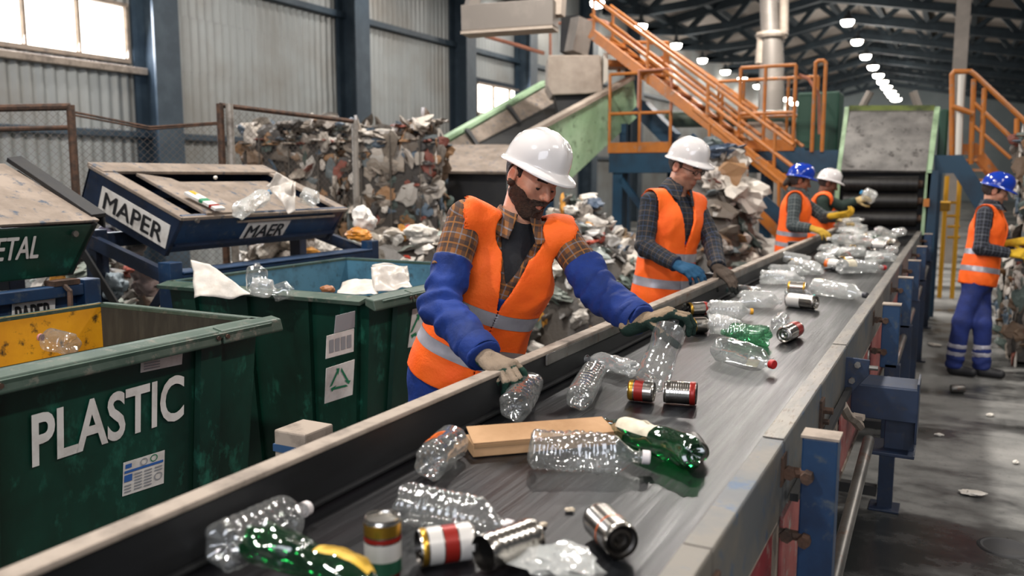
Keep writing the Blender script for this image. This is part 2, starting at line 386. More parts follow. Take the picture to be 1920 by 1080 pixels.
# ================================================================= ceiling lamps
def lampat(px,py,z=6.5): return atz(px,py,z)
M_LAMP=mat_emit('lamp_glow','#fff7ea',26.)
M_HOUS=mat('lamp_housing','#3a3f42',rough=.5)
def make_lamp():
    r=empty('ceiling_lamp')
    MB().lathe([(.04,.34),(.09,.30),(.10,.18),(.26,.06),(.27,.02)],20).build('housing',M_HOUS,r,smooth=.6)
    MB().lathe([(.265,.03),(.25,-.06),(.18,-.13),(.0,-.16)],20).build('diffuser',M_LAMP,r,smooth=3.2)
    MB().cyl((0,0,.33),(0,0,1.9),.012,6).build('cable',M_HOUS,r); return r
lp=make_lamp();first=True
rowR=[(1589,40),(1607,77),(1623,105),(1637,125),(1647,141),(1655,153),(1662,163),(1669,172),(1674,179),(1680,186)]
rowL=[(1120,5),(1202,48),(1268,84),(1317,112),(1360,134),(1392,148),(1422,161),(1475,185),(1490,193),(1507,199)]
for row,nm in ((rowR,'right-hand'),(rowL,'left-hand')):
    for i,(px,py) in enumerate(row):
        p=atz(px,py,6.5)
        o=lp if first else dup(lp); first=False
        o.location=V(p); k=max(.75,min(1.6,.62*p[1]/30)); o.scale=(k,k,1)
        tag(o,f'glowing white ceiling lamp, {ordn[i]} from the front of the {nm} row','lamp','glowing ceiling lamps')
# ================================================================= sorting conveyor
BZ=.98;BX0,BX1=-1.125,-.385
cv=empty('sorting_conveyor',(-.75,5.5,0),'long belt conveyor carrying plastic bottles and cans past the workers','conveyor')
mb=MB();mb.b2((BX0,.15,BZ-.012),(BX1,10.85,BZ));mb.build('belt',M_BELT,cv)
mb=MB();mb.b2((BX0,.15,.86),(BX1,10.8,BZ-.014));mb.build('belt_bed',M_BLACK,cv)
mb=MB();mb.b2((-1.16,.15,.86),(-1.127,10.8,1.09));mb.build('side_wall',M_RUBBER,cv,bevel=.004)
mb=MB();mb.b2((-1.168,.15,1.088),(-1.122,10.8,1.101));mb.build('top_edge',M_DUST,cv,bevel=.004)
mb=MB();mb.b2((-1.127,2.4,1.055),(-1.118,10.8,1.092));mb.build('wear_strip',M_STEEL,cv,bevel=.003)
mb=MB();mb.b2((-1.128,.15,BZ+.002),(-1.112,10.8,BZ+.016));mb.build('skirt_seal',M_RUBBER,cv,bevel=.005)
cuts=[.15,1.36,2.03,2.66,3.32,4.4,5.7,7.0,8.4,10.8]
pr=[(-.40,.987),(-.372,1.03),(-.33,1.03),(-.326,1.026),(-.326,.85),(-.333,.85),(-.333,1.022),(-.371,1.022),(-.396,.983)]
for i in range(len(cuts)-1):
    a,b=cuts[i]+.003,cuts[i+1]-.003;dz=rnd.uniform(-.002,.003)
    mb=MB();mb.prism([(x,a,z+dz) for x,z in pr],(0,b-a,0));mb.build('side_rail',M_RAILB if i!=5 else M_RAIL,cv,bevel=.003)
    mb=MB();mb.b2((-.378,a,1.0305+dz),(-.328,b,1.0335+dz));mb.build('rail_cap',M_RAIL if i>1 else M_RAILB,cv,bevel=.0015)
for i,(a,b) in enumerate([(.15,1.98),(2.12,2.6),(3.35,4.4),(4.6,5.6),(5.9,6.9),(7.1,8.3),(8.55,10.6)]):
    mb=MB();mb.b2((-.345,a,.5),(-.336,b,.845));mb.build('side_panel',M_RED if i==0 else (M_PINK if i else M_RED),cv,bevel=.003)
    mb=MB();mb.b2((-.338,a,.845),(-.327,b,.852));mb.b2((-.337,a,.5),(-.33,b,.515));mb.build('panel_edge',M_DUST,cv)
mb=MB();mb.b2((-.35,2.03,.6),(-.345,3.32,.83));mb.build('torn_panel',M_DUSTT,cv)
py=[2.05,4.5,5.75,6.95,8.4,10.3]
for i,y in enumerate(py):
    zt=1.045 if i==0 else 1.03
    mb=MB();mb.b2((-.287,y-.02,.72 if i else .02),(-.208,y+.045,zt));po=mb.build('post',M_BLUE,cv,bevel=.004)
    mb=MB();mb.b2((-.29,y-.023,zt),(-.205,y+.048,zt+.006));mb.build('post_cap',M_DUST,po)
    for z in (.955,.80):
        MB().cyl((-.33,y-.012,z),(-.262,y-.012,z),.013,8).build('clamp_rod',M_RUST,po)
        MB().cyl((-.27,y-.02,z),(-.27,y-.05,z),.015,6).build('bolt',M_RUST,po);MB().cyl((-.312,y-.034,z),(-.312,y-.012,z),.016,6).build('nut',M_RUST,po)
    MB().b2((-.334,y-.06,.93),(-.322,y+.0,1.0)).build('clamp_plate',M_RUST,po)
    if i:
        mb=MB();mb.b2((-.265,y-.02,0),(-.195,y+.035,.74));mb.b2((-.30,y-.06,0),(-.16,y+.08,.012));mb.build('leg',M_BLUED,cv,bevel=.003)
        mb=MB();mb.b2((-1.16,y-.02,.06),(-.27,y+.03,.11));mb.build('cross_tie',M_BLACK,cv)
    mb=MB();mb.b2((-1.24,y-.02,0),(-1.18,y+.035,1.02));mb.build('leg',M_BLUED,cv,bevel=.003)
# gusset plate, channel bracket and pipe
mb=MB();mb.prism([(-.332,3.31,.99),(-.245,3.31,.985),(-.245,3.31,.93),(-.30,3.31,.86),(-.332,3.31,.85)],(0,.012,0));g=mb.build('gusset',M_BLUED,cv,bevel=.002)
for x,z in ((-.285,.965),(-.302,.905)): MB().cyl((x,3.31,z),(x,3.297,z),.012,6).build('bolt',M_STEEL,g)
MB().cyl((-.245,3.30,.96),(-.215,3.30,.96),.009,8).build('pin',M_STEEL,g)
mb=MB();mb.b2((-.325,3.55,.705),(-.085,3.562,.835));mb.b2((-.09,3.55,.62),(-.082,3.75,.86));mb.b2((-.325,3.56,.83),(-.085,3.75,.838));mb.b2((-.2,3.62,.56),(-.09,3.64,.70));mb.b2((-.25,3.55,.56),(-.085,3.75,.575))
br=mb.build('bracket',M_BLUED,cv,bevel=.003)
mb=MB();mb.tube([(-.31,3.1,.86),(-.30,3.2,.80),(-.285,3.3,.76),(-.27,3.36,.72)],.018,6);mb.cyl((-.285,3.26,.785),(-.25,3.25,.785),.014,6);mb.build('torn_strap',M_DUST,cv)
mb=MB();mb.tube([(-.24,1.9,.46),(-.24,2.6,.57),(-.24,3.4,.66)],.021,12);mb.tube([(-.24,3.8,.66),(-.24,10.2,.68)],.021,12);mb.build('pipe',M_STEEL,cv,smooth=.8)
for y in (1.36,2.66):
    mb=MB();mb.b2((-.328,y-.035,.89),(-.318,y+.03,.985));mb.cyl((-.32,y,.95),(-.29,y,.95),.012,6);mb.cyl((-.32,y,.915),(-.3,y,.915),.010,6);mb.build('splice_plate',M_RUST,cv,bevel=.002)
mb=MB();mb.b2((-.32,2.1,.86),(-.30,3.3,.88));mb.build('lower_channel',M_BLACK,cv)
for y,px in ((2.3,0),(4.9,0),(7.6,0)):
    mb=MB();mb.b2((-1.255,y-.05,.98),(-1.175,y+.05,1.085));mb.b2((-1.26,y-.055,1.085),(-1.165,y+.055,1.097));mb.build('rail_bracket',M_BLACK,cv,bevel=.003)
# ================================================================= waste bins
def make_bin(name,label,xf,xb,y0,y1,zt,m_in,m_in2,joints):
    r=empty(name,((xf+xb)/2,(y0+y1)/2,0),label,'bin'); tz=.10; tp=.09; zb=.12
    T=[(xf,y0),(xf,y1),(xb,y1),(xb,y0)];B=[(xf-tp,y0+tp*.6),(xf-tp,y1-tp*.6),(xb+tp,y1-tp*.6),(xb+tp,y0+tp*.6)]
    mb=MB();mb.add([(x,y,zb) for x,y in B]+[(x,y,zt) for x,y in T],[(3,2,1,0)]+[(i,(i+1)%4,4+(i+1)%4,4+i) for i in range(4)]);
    # ribs on the front and ends
    for fy in joints:
        y=y0+(y1-y0)*fy; mb.prism([(xf-tp,y-.05,zb),(xf,y-.05,zt-.05),(xf+.022,y-.045,zt-.05),(xf-tp+.022,y-.045,zb)],(0,.09,0))
    for fx in (.12,.4,.7,.92):
        for yy,yb,sg in ((y1,y1-tp*.6,1),(y0,y0+tp*.6,-1)):
            x=xb+(xf-xb)*fx; xx=xb+tp+(xf-xb-2*tp)*fx
            mb.prism([(xx-.045,yb,zb),(x-.045,yy,zt-.04),(x-.045,yy+.02*sg,zt-.04),(xx-.045,yb+.02*sg,zb)],(.09,0,0))
    mb.build('body',M_GREEN,r)
    w=.022;zi=.35
    a=[(xf-w,y0+w),(xf-w,y1-w),(xb+w,y1-w),(xb+w,y0+w)];b=[(xf-tp-w,y0+tp),(xf-tp-w,y1-tp),(xb+tp+w,y1-tp),(xb+tp+w,y0+tp)]
    vs=[(x,y,zi) for x,y in b]+[(x,y,zt+.002) for x,y in a]
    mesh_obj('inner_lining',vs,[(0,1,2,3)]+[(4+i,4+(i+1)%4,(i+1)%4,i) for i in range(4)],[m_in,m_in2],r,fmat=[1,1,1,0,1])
    # folded rim: top ledge plus outward sloping flange, front in separate lengths
    mb=MB()
    for (p,q) in ((0,1),(1,2),(2,3),(3,0)):
        A=Vector((*T[p],zt));Bq=Vector((*T[q],zt));d=(Bq-A).normalized();n=Vector((d.y,-d.x,0))
        o_=.02 if p==2 else .075;mb.prism([A-n*.025,A+n*.015,A+n*o_+Vector((0,0,-.012)),A+n*(o_-.005)+Vector((0,0,-.03)),A+n*.015+Vector((0,0,-.02)),A-n*.025+Vector((0,0,-.014))],Bq-A)
    mb.build('rim',M_GRIM,r,bevel=.003)
    mb=MB();e=[0]+joints+[1.0]
    for i in range(len(e)-1):
        ya=y0+(y1-y0)*e[i]+.006*(i>0)-.06*(i==0);yb=y0+(y1-y0)*e[i+1]-.006+.06*(i==len(e)-2)
        mb.prism([(xf+.02,ya,zt+.005),(xf+.066,ya,zt-.004),(xf+.078,ya,zt-.046),(xf+.070,ya,zt-.052),(xf+.02,ya,zt-.03)],(0,yb-ya,0))
    mb.build('front_flange',M_GRIM,r,bevel=.006)
    for fy in joints:
        y=y0+(y1-y0)*fy
        for dy in (-.02,.02): MB().cyl((xf+.070,y+dy,zt-.025),(xf+.081,y+dy,zt-.025),.008,8).build('bolt',M_RUST,r)
    for sx in (xf-.2,xb+.2):
        for sy in (y0+.2,y1-.2):
            mb=MB();mb.cyl((sx-.02,sy,.06),(sx+.02,sy,.06),.06,14);mb.b2((sx-.03,sy-.02,.06),(sx+.03,sy+.02,.13));mb.build('caster',M_BLACK,r)
    return r
ZT=1.136
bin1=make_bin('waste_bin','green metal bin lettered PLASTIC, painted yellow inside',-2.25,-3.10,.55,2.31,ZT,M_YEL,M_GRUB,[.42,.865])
bin2=make_bin('waste_bin','green metal bin behind the bearded worker, painted blue inside',-2.22,-3.45,2.95,4.35,ZT,M_BLIN,M_BLIN,[.16,.8])
def face(xf,z): return xf+.024-.09*(ZT-z)/(ZT-.12)-.022
def sheet(parent,name,pix,xf,m,up=0,th=.002):
    q=[]
    for px,py in pix:
        z=.8
        for _ in range(6): p=atx(px,py,face(xf,z)+up); z=p[2]
        q.append(p)
    mb=MB();mb.sheet(q,th);return mb.build(name,m,parent)
def onface(px,py,xf,up=0):
    z=.8
    for _ in range(6): p=atx(px,py,face(xf,z)+up); z=p[2]
    return p
XF1=-2.25;XF2=-2.22
p0=onface(60,878,XF1,.004);p1=onface(344,784,XF1,.004);pt=onface(64,773,XF1,.004)
put_text('lettering','PLASTIC',p0,p1-p0,(-.09*-1*0+.09,0,1),np.linalg.norm(pt-p0)*.97,M_WHITE,bin1,.022,np.linalg.norm(p1-p0)*1.0,shear=.0)
s1=sheet(bin1,'notice_sheet',[(265,673),(343,657),(341,683),(264,699)],XF1,M_WHITE,.002)
for k in range(4):
    a=sheet(s1,'print',[(270,677+k*5),(300,671+k*5),(300,673+k*5),(270,679+k*5)],XF1,M_GREY,.005,.0006)
s2=sheet(bin1,'sorting_label',[(232,868),(309,844),(307,906),(230,931)],XF1,M_WHITE,.002)
def grid_print(parent,c,xf):
    # c: 4 corners tl,tr,br,bl ; small printed blocks
    def bl(u,v): 
        a=np.array(c,float);t=a[0]*(1-u)+a[1]*u;b=a[3]*(1-u)+a[2]*u;return t*(1-v)+b*v
    def blk(u0,v0,u1,v1,m,nm): sheet(parent,nm,[bl(u0,v0),bl(u1,v0),bl(u1,v1),bl(u0,v1)],xf,m,.0048,.0006)
    blk(.03,.27,.97,.34,M_SKY,'print');blk(.03,.40,.22,.60,M_SKY,'print');blk(.05,.08,.2,.2,M_SKY,'print')
    for u in (.28,.52,.77): 
        for v in np.arange(.42,.93,.09): 
            if u<.7 or v<.55: blk(u,v,u+.18,v+.04,M_GREY,'print')
    for v in np.arange(.7,.93,.09): blk(.04,v,.2,v+.04,M_GREY,'print')
    for (u,v,r,m) in ((.86,.72,.1,M_GREY),(.74,.13,.09,M_GRN),(.5,.15,.09,M_GREY)):
        P=[onface(*bl(u+r*math.cos(a),v+r*1.2*math.sin(a)),xf,.0048) for a in np.linspace(0,2*PI,17)[:-1]];Q=[onface(*bl(u+.75*r*math.cos(a),v+.9*r*math.sin(a)),xf,.0048) for a in np.linspace(0,2*PI,17)[:-1]]
        mesh_obj('print',P+Q,[(i,(i+1)%16,16+(i+1)%16,16+i) for i in range(16)],m,parent)
grid_print(s2,[(232,868),(309,844),(307,906),(230,931)],XF1)
# bin 2 stickers
s3=sheet(bin2,'sorting_label',[(613,630),(664,616),(663,659),(611,673)],XF2,M_WHITE,.002)
sheet(bin2,'sorting_label',[(630,592),(666,583),(665,614),(627,625)],XF2,M_GREY,.002)
for k in range(4): sheet(s3,'print',[(618+k*11,638-k*3),(626+k*11,636-k*3),(626+k*11,660-k*3),(618+k*11,662-k*3)],XF2,M_GREY,.0048,.0006)
def recycle(parent,cx,cy,r,xf,skew=-.25):
    # three bent arrows around a triangle
    for k in range(3):
        a0=-PI/2+2*PI*k/3
        def pt(a,rr): 
            x=cx+rr*math.cos(a)*.86;return onface(x,cy+rr*math.sin(a)+(x-cx)*skew,xf,.005)
        A=a0+.16;Bq=a0+2*PI/3-.30
        tri=lambda a,rr: rr/max(.55,math.cos(((a-a0)%(2*PI/3))-PI/3))*.55
        n=9;o=[pt(A+(Bq-A)*i/n,tri(A+(Bq-A)*i/n,r)) for i in range(n+1)];q=[pt(A+(Bq-A)*i/n,tri(A+(Bq-A)*i/n,r*.74)) for i in range(n+1)]
        vs=o+q;fs=[(i,i+1,n+2+i,n+1+i) for i in range(n)]
        b=len(vs);vs+=[pt(Bq,tri(Bq,r*1.22)),pt(Bq,tri(Bq,r*.52)),pt(Bq+.30,tri(Bq+.22,r*.87))];fs+=[(b,b+1,b+2)]
        mesh_obj('recycling_arrow',vs,fs,M_GRN,parent)
s4=sheet(bin2,'recycling_sign',[(612,691),(665,674),(661,740),(609,757)],XF2,M_WHITE,.002);recycle(s4,637,713,27,XF2)
s5=sheet(bin2,'recycling_sign',[(774,580),(800,573),(797,645),(765,652)],XF2,M_WHITE,.002);recycle(s5,788,612,28,XF2)
# ================================================================= tipping hoppers on their racks
def quadbox(A,Bq,Cq,D,depth,m,name,parent,bevel=.006): return MB().sheet([A,Bq,Cq,D],depth).build(name,m,parent,bevel=bevel)
def make_tipper():
    X0=-3.62;yA,yB=3.2,4.58; L=.76; ang=math.radians(21.5); z0=1.435
    r=empty('tipping_hopper',(X0-.5,(yA+yB)/2,1.2),'dark blue tilted hopper with MAPER and MAER signs and plastic bottles on it','hopper')
    d=Vector((-math.cos(ang),0,math.sin(ang)));n=Vector((math.sin(ang),0,math.cos(ang)))
    def Q(y,u,w): return Vector((X0,y,z0))+d*u+n*w
    H=.23
    mb=MB();mb.prism([Q(yA,0,0),Q(yA,L,0),Q(yA,L+.02,-.26),Q(yA,.055,-H-.02)],(0,.03,0));side=mb.build('side_panel',M_BLUED,r,bevel=.006)
    mb=MB();mb.prism([Q(yB,0,0),Q(yB,L,0),Q(yB,L+.02,-.26),Q(yB,.055,-H-.02)],(0,-.03,0));mb.build('side_panel',M_BLUED,r,bevel=.006)
    mb=MB();mb.prism([Q(yA,0,0.01),Q(yB,0,0.01),Q(yB-.06,.055,-H),Q(yA+.02,.055,-H)],d*.02);fr=mb.build('front_panel',M_BLUE,r,bevel=.006)
    mb=MB();mb.prism([Q(yA,L-.02,0),Q(yB,L-.02,0),Q(yB,L,-.25),Q(yA,L,-.25)],d*.02);mb.build('back_panel',M_BLUED,r,bevel=.004)
    mb=MB();mb.prism([Q(yA+.03,.02,-.17),Q(yB-.03,.02,-.17),Q(yB-.03,L-.02,-.2),Q(yA+.03,L-.02,-.2)],n*-.015);mb.build('bottom_panel',M_BLUED,r)
    mb=MB()
    for (ya,yb,u0,u1,w) in ((yA-.01,yA+.09,-.01,L,0.005),(yB-.08,yB+.01,-.01,L,.005),(yA,yB,L-.12,L+.02,.012),(yA,yB,-.015,.03,.006)):
        mb.prism([Q(ya,u0,w),Q(yb,u0,w),Q(yb,u1,w),Q(ya,u1,w)],n*-.02)
    mb.build('rim',M_DUSTT,r,bevel=.004)
    mb=MB();mb.prism([Q(yA+.17,.0,.02),Q(yA+.50,.0,.02),Q(yA+.40,L-.2,.0),Q(yA+.2,L-.14,.01)],n*-.02);mb.prism([Q(yA+.42,.0,-.04),Q(yB-.1,.0,-.04),Q(yB-.1,L-.13,-.05),Q(yA+.4,L-.13,-.05)],n*-.015);mb.build('cover_plate',M_DUSTT,r,bevel=.004)
    def sign(txt,c,ex,ey,w,h,nm,parent,sh=0):
        c=np.array(c,float);ex=np.array(ex,float);ey=np.array(ey,float);nz=np.cross(ex,ey)
        q=[c+nz*.003,c+ex*w+nz*.003,c+ex*(w+sh*h)+ey*h+nz*.003,c+ey*h+ex*sh*h+nz*.003]
        s=MB().sheet(q,-.003).build('sign_plate',M_WHITE,parent)
        put_text('lettering',txt,c+ex*(w*.07+sh*h*.1)+ey*h*.16,ex,ey,h*.68,M_INK,s,0.,w*.86,shear=sh,th=.0065,dbl=.035)
    # side sign follows the slope
    e1=np.array(-d);e2=np.array(n)
    sign('MAPER',np.array(Q(yA-.001,.62,-.205)),e1,e2,.56,.135,'s',side)
    tp_=np.array(Q(0,0,.01));bt_=np.array(Q(0,.055,-H));e3=(tp_-bt_)/np.linalg.norm(tp_-bt_);c3=tp_+(bt_-tp_)*.80;c3=c3+np.cross([0,1,0],e3)*.003;c3[1]=yA+.50;sign('MAER',c3,np.array([0,1,0.]),e3,.36,.125,'f',fr,.12)
    mb=MB();mb.cyl((X0+.02,yA+.08,z0-.02),(X0+.035,yA+.08,z0-.02),.012,8);mb.build('bolt',M_STEEL,r)
    return r,Q,(yA,yB)
tip,TQ,(tA,tB)=make_tipper()
rk=empty('steel_rack',(-4,4,0),'blue steel rack with cross braces carrying the tilted blue hopper','rack')
for (x,y) in ((-3.56,3.06),(-4.2,3.12),(-3.56,4.75),(-4.2,4.75)):
    mb=MB();mb.b2((x-.045,y-.04,0),(x+.045,y+.04,1.215 if x>-4 else 1.36));mb.build('upright',M_BLUE if x>-4 else M_BLUED,rk,bevel=.004)
mb=MB();mb.b2((-3.6,3.1,1.085),(-3.515,4.71,1.15));mb.b2((-3.66,3.1,1.15),(-3.505,4.71,1.162));mb.build('front_beam',M_BLUE,rk,bevel=.004)
mb=MB();mb.b2((-4.24,3.16,1.26),(-4.16,4.71,1.34));mb.build('back_beam',M_BLUED,rk,bevel=.004)
mb=MB();mb.beam((-4.2,3.09,1.3),(-3.56,3.08,1.12),.04,.07);mb.build('side_beam',M_BLUED,rk);mb=MB();mb.beam((-4.2,4.75,1.3),(-3.56,4.75,1.12),.04,.07);mb.build('side_beam',M_BLUED,rk)
for a,b,o in (((-4.2,3.03,1.25),(-3.58,3.0,.6),M_BLACK),((-4.16,3.14,.55),(-3.6,3.12,1.15),M_BLUED)):
    mb=MB();mb.beam(a,b,.012,.05);mb.build('cross_brace',o,rk)
# METAL hopper, left edge of the picture
X0=-3.44;yM=2.57
mt=empty('tipping_hopper',(-3.9,1.5,1.2),'green hopper lettered METAL at the left with a dusty sloping lid','hopper')
mb=MB();mb.prism([(X0,.7,1.44),(X0,yM,1.44),(X0-.07,yM-.09,1.212),(X0-.07,.7,1.212)],(-.03,0,0));mf=mb.build('front_panel',M_GREEN,mt,bevel=.008)
mb=MB();mb.prism([(X0,yM,1.44),(X0-.07,yM-.09,1.212),(X0-.6,yM-.1,1.2),(X0-.55,yM,1.68)],(0,-.03,0));mb.build('side_panel',M_BLACK,mt)
mb=MB();mb.prism([(X0+.005,.7,1.445),(X0+.005,yM,1.445),(X0-.58,yM-.05,1.70),(X0-.58,.7,1.70)],(.01,0,.012));mb.build('lid',M_DUSTT,mt,bevel=.004)
mb=MB();mb.prism([(X0-.02,yM-.02,1.46),(X0-.02,yM+.055,1.465),(X0-.56,yM+.02,1.73),(X0-.56,yM-.05,1.72)],(0.01,0,.02));mb.prism([(X0-.02,yM+.045,1.465),(X0-.02,yM+.055,1.465),(X0-.56,yM+.02,1.73),(X0-.56,yM+.01,1.73)],(0,0,-.05));mb.build('lid_flange',M_BLACK,mt,bevel=.003)
pa=atx(68,482,X0-.045);pb=atx(-44,490,X0-.045)
put_text('lettering','METAL',(X0-.07+.0675*(pa[2]-1.212)/.228*1.03,pb[1],pa[2]),(0,1,0),(.307,0,1),.098,M_WHITE,mt,0.,pa[1]-pb[1],shear=.12,th=.006,dbl=.02)
mb=MB();mb.cyl((X0+.0,yM-.12,1.40),(X0+.012,yM-.12,1.40),.014,8);mb.build('bolt',M_STEEL,mt)
rk2=empty('steel_rack',(-3.8,1.3,0),'blue steel rack with a PAPER sign under the green hopper','rack')
mb=MB();mb.b2((-3.46,.5,1.135),(-3.385,2.44,1.185));mb.b2((-3.46,.5,.9),(-3.44,2.44,1.135));rb=mb.build('front_beam',M_BLUE,rk2,bevel=.004)
mb=MB();mb.b2((-3.47,2.44,0),(-3.38,2.52,1.20));mb.build('upright',M_BLUE,rk2,bevel=.004)
mb=MB();mb.b2((-4.0,2.44,0),(-3.92,2.52,1.2));mb.build('upright',M_BLUED,rk2,bevel=.004)
mb=MB();mb.b2((-3.45,2.3,1.185),(-3.38,2.42,1.207));mb.tube([(-3.4,2.34,1.2),(-3.37,2.36,1.16),(-3.36,2.35,1.07)],.012,6);mb.build('latch',M_RUST,rk2)
pa=atx(18,582,-3.435);pb=atx(103,572,-3.435)
q=MB().sheet([(-3.436,pa[1],1.01),(-3.436,pb[1]-.01,1.01),(-3.432,pb[1],1.128),(-3.432,pa[1]+.01,1.128)],.003).build('sign_plate',M_WHITE,rk2)
put_text('lettering','PAPER',(-3.434,pa[1]+.02,1.03),(0,1,0),(0,0,1),.085,M_INK,q,0.,pb[1]-pa[1]-.045,th=.006,dbl=.03)
# tan block by the belt wall
p=atz(573,812,.9)
bk=MB().box((p[0]-.05,p[1]+.05,.45),(.12,.13,.90)).build('support_post',M_DUST,bevel=.006);tag(bk,'short dusty post with blue tape between the second green bin and the belt wall','post')
MB().box((p[0]-.05,p[1]+.02,.845),(.124,.078,.022)).build('blue_tape',mat('faded_blue_tape','#2b4a6e',rough=.6),bk)
# ================================================================= waste: crumpled pieces, bales and heaps
def ico(n=2):
    bm=bmesh.new();bmesh.ops.create_icosphere(bm,subdivisions=n,radius=1);bm.verts.ensure_lookup_table()
    v=np.array([q.co[:] for q in bm.verts]);f=[tuple(q.index for q in p.verts) for p in bm.faces];bm.free();return v,f
IV,IF=ico(2);IV3,IF3=ico(3)
PAL=dict(waste=['#b9b1a6','#a49b90','#cfc8be','#8a8279','#9d9a96','#76706a','#d8d3cb','#7a817c','#7d6a55','#a08a70','#3f4f63','#646f68','#a2432f','#c58b3a','#4a4642','#b3aea8'],
 bale=['#6e655c','#82786d','#968b7f','#5b534b','#a29a90','#4c4640','#b5aca2','#60686a','#6c5846','#7a4438','#3d3a38','#4e5a55','#b8b2aa','#8c6a4a','#51606e'],
 white=['#c9c3ba','#d9d4cc','#b7b0a6','#e0dcd5','#a79f95','#c2b9ac','#8f8780','#c48a3c','#b3402f','#8d948c','#d7d2ca','#b9a184','#cfc9c0'])
def crumple(sz,seed,fl=.5,V0=IV,amp=.6):
    n=fbm(V0+seed*3.1,1.2,seed,2);rg=1-np.abs(fbm(V0+seed*1.7,2.1,seed+3,2));v=V0*(.5+.7*rg+amp*.8*n)[:,None]+.12*np.stack([vnoise(V0+seed,3.1,seed+k) for k in (5,6,7)],1)
    s=np.random.RandomState(seed).uniform(.6,1.3,3)*[1,1,fl]
    return v*s*sz
def rotm(rs):
    q=rs.normal(size=4);q/=np.linalg.norm(q);return np.array(Quaternion(q).to_matrix())
M_WST=mat_vcol('mixed_plastic_waste',.42,.35,45)
M_BAL=mat_vcol('baled_plastic',.5,.5,40,.4)
def scrap_cloud(mb,pts,nrm,szr,pal,rs,fl=.3,rt=.4):
    for p,n in zip(pts,nrm):
        sd=int(rs.randint(1,60));v=crumple(rs.uniform(*szr),sd,fl)@rotm(rs).T if rs.rand()<rt else crumple(rs.uniform(*szr),sd,fl)@np.array(Vector((0,0,1)).rotation_difference(Vector(n)).to_matrix()).T
        c=lin(pal[rs.randint(len(pal))]);j=rs.uniform(.75,1.15);mb.add(v+p,IF,0,(c[0]*j,c[1]*j,c[2]*j,1))
def bale_mesh(seed,sx,sy,sz,n=640):
    rs=np.random.RandomState(seed);mb=MB();P=[];N=[]
    ar=np.array([sy*sz,sy*sz,sx*sz,sx*sz,sx*sy*1.2]);ar/=ar.sum()
    for f in rs.choice(5,n,p=ar):
        u,w=rs.uniform(-.5,.5,2);o=rs.uniform(-.06,.0)
        if f<2: P.append(((sx/2+o)*(1 if f else -1),u*sy,sz*(w+.5)));N.append((1 if f else -1,0,0))
        elif f<4: P.append((u*sx,(sy/2+o)*(1 if f==2 else -1),sz*(w+.5)));N.append((0,1 if f==2 else -1,0))
        else: P.append((u*sx,w*sy,sz+o));N.append((0,0,1))
    scrap_cloud(mb,np.array(P),N,(.04,.10),PAL['bale'],rs,.2,.15)
    mb.box((0,0,sz/2),(sx-.08,sy-.08,sz-.06),col=lin('#3a3530'));return mb
M_WIRE=mat('bale_wire','#4a443d',rough=.6)
def make_bale(seed,sx,sy,sz):
    r=empty('waste_bale');bale_mesh(seed,sx,sy,sz).build('compressed_waste',M_BAL,r)
    for k in (-.3,0,.3):
        mb=MB();y=k*sx;mb.tube([(y,-sy/2-.045,.02),(y,-sy/2-.045,sz+.03),(y,sy/2+.045,sz+.03),(y,sy/2+.045,.02)],.006,5);mb.build('wire_tie',M_WIRE,r)
    return r
ba=[make_bale(11,.96,.85,1.0),make_bale(12,.97,.85,1.0)]
lab=['lower-left','upper-left','lower-right','upper-right']
n=0
for i in range(2):
    for j in range(2):
        b=ba[n] if n<2 else dup(ba[n%2]);p=np.array([-6.05,6.95,0])+CR*i*.98+np.array([0,0,j*1.02])
        b.location=V(p);b.rotation_euler.z=YAW+rnd.uniform(-.06,.06)+(PI if n%3==1 else 0)
        tag(b,f'{lab[n]} bale of grey-brown crushed plastic in the stack behind the mesh fence','bale','bales behind the mesh fence');n+=1
for i,(p,l) in enumerate([((.98,9.0,0),'bottom bale of the stack at the right edge behind the woman worker'),((1.0,9.0,1.02),'middle bale of the stack at the right edge behind the woman worker'),((.98,9.9,0),'bale of pressed plastic standing just behind the right-edge stack'),((2.1,16.5,0),'far bale under white film beyond the right-hand stairs'),((2.1,16.5,1.02),'far upper bale under white film beyond the right-hand stairs')]):
    b=dup(ba[i%2],p,(0,0,.1*i+PI*(i%2)),l);b['group']='bales at the right side'
# loose heaps: an uncountable bed plus single pieces on top
def mound(name,c,ax,rx,ry,h,label,cat,pal,n,seed,szr):
    rs=np.random.RandomState(seed);ca,sa=math.cos(ax),math.sin(ax)
    def hz(u,w): 
        q=np.clip(1-(u*u+w*w),0,1);return h*q**.75*(1+.12*np.sin(5*u+seed)+.1*np.sin(7*w+2*seed))
    mb=MB();U=[];R=26
    for i in range(7):
        for k in range(R):
            rr=1.02*(i/6);a=2*PI*k/R;u,w=rr*math.cos(a),rr*math.sin(a);U.append((c[0]+ca*u*rx-sa*w*ry,c[1]+sa*u*rx+ca*w*ry,float(hz(u,w))-.04))
    mb.add(U,[(i*R+k,i*R+(k+1)%R,(i+1)*R+(k+1)%R,(i+1)*R+k) for i in range(6) for k in range(R)],0,lin('#4a443e'))
    P=[];N=[]
    while len(P)<n:
        u,w=rs.uniform(-1,1,2)
        if u*u+w*w>1: continue
        P.append((c[0]+ca*u*rx-sa*w*ry,c[1]+sa*u*rx+ca*w*ry,float(hz(u,w))+rs.uniform(-.02,.02)));N.append((rs.normal()*.4,rs.normal()*.4-.2,1))
    scrap_cloud(mb,np.array(P),N,szr,PAL[pal],rs)
    o=mb.build(name,M_WST);tag(o,label,cat,kind='stuff')
    def onto(u,w): return np.array((c[0]+ca*u*rx-sa*w*ry,c[1]+sa*u*rx+ca*w*ry,float(hz(u,w))))
    return onto
h1=mound('waste_heap',(-3.0,7.45),.5,.95,.95,1.27,'heap of mixed loose plastic waste left of the worker with glasses','waste heap','waste',360,3,(.04,.11))
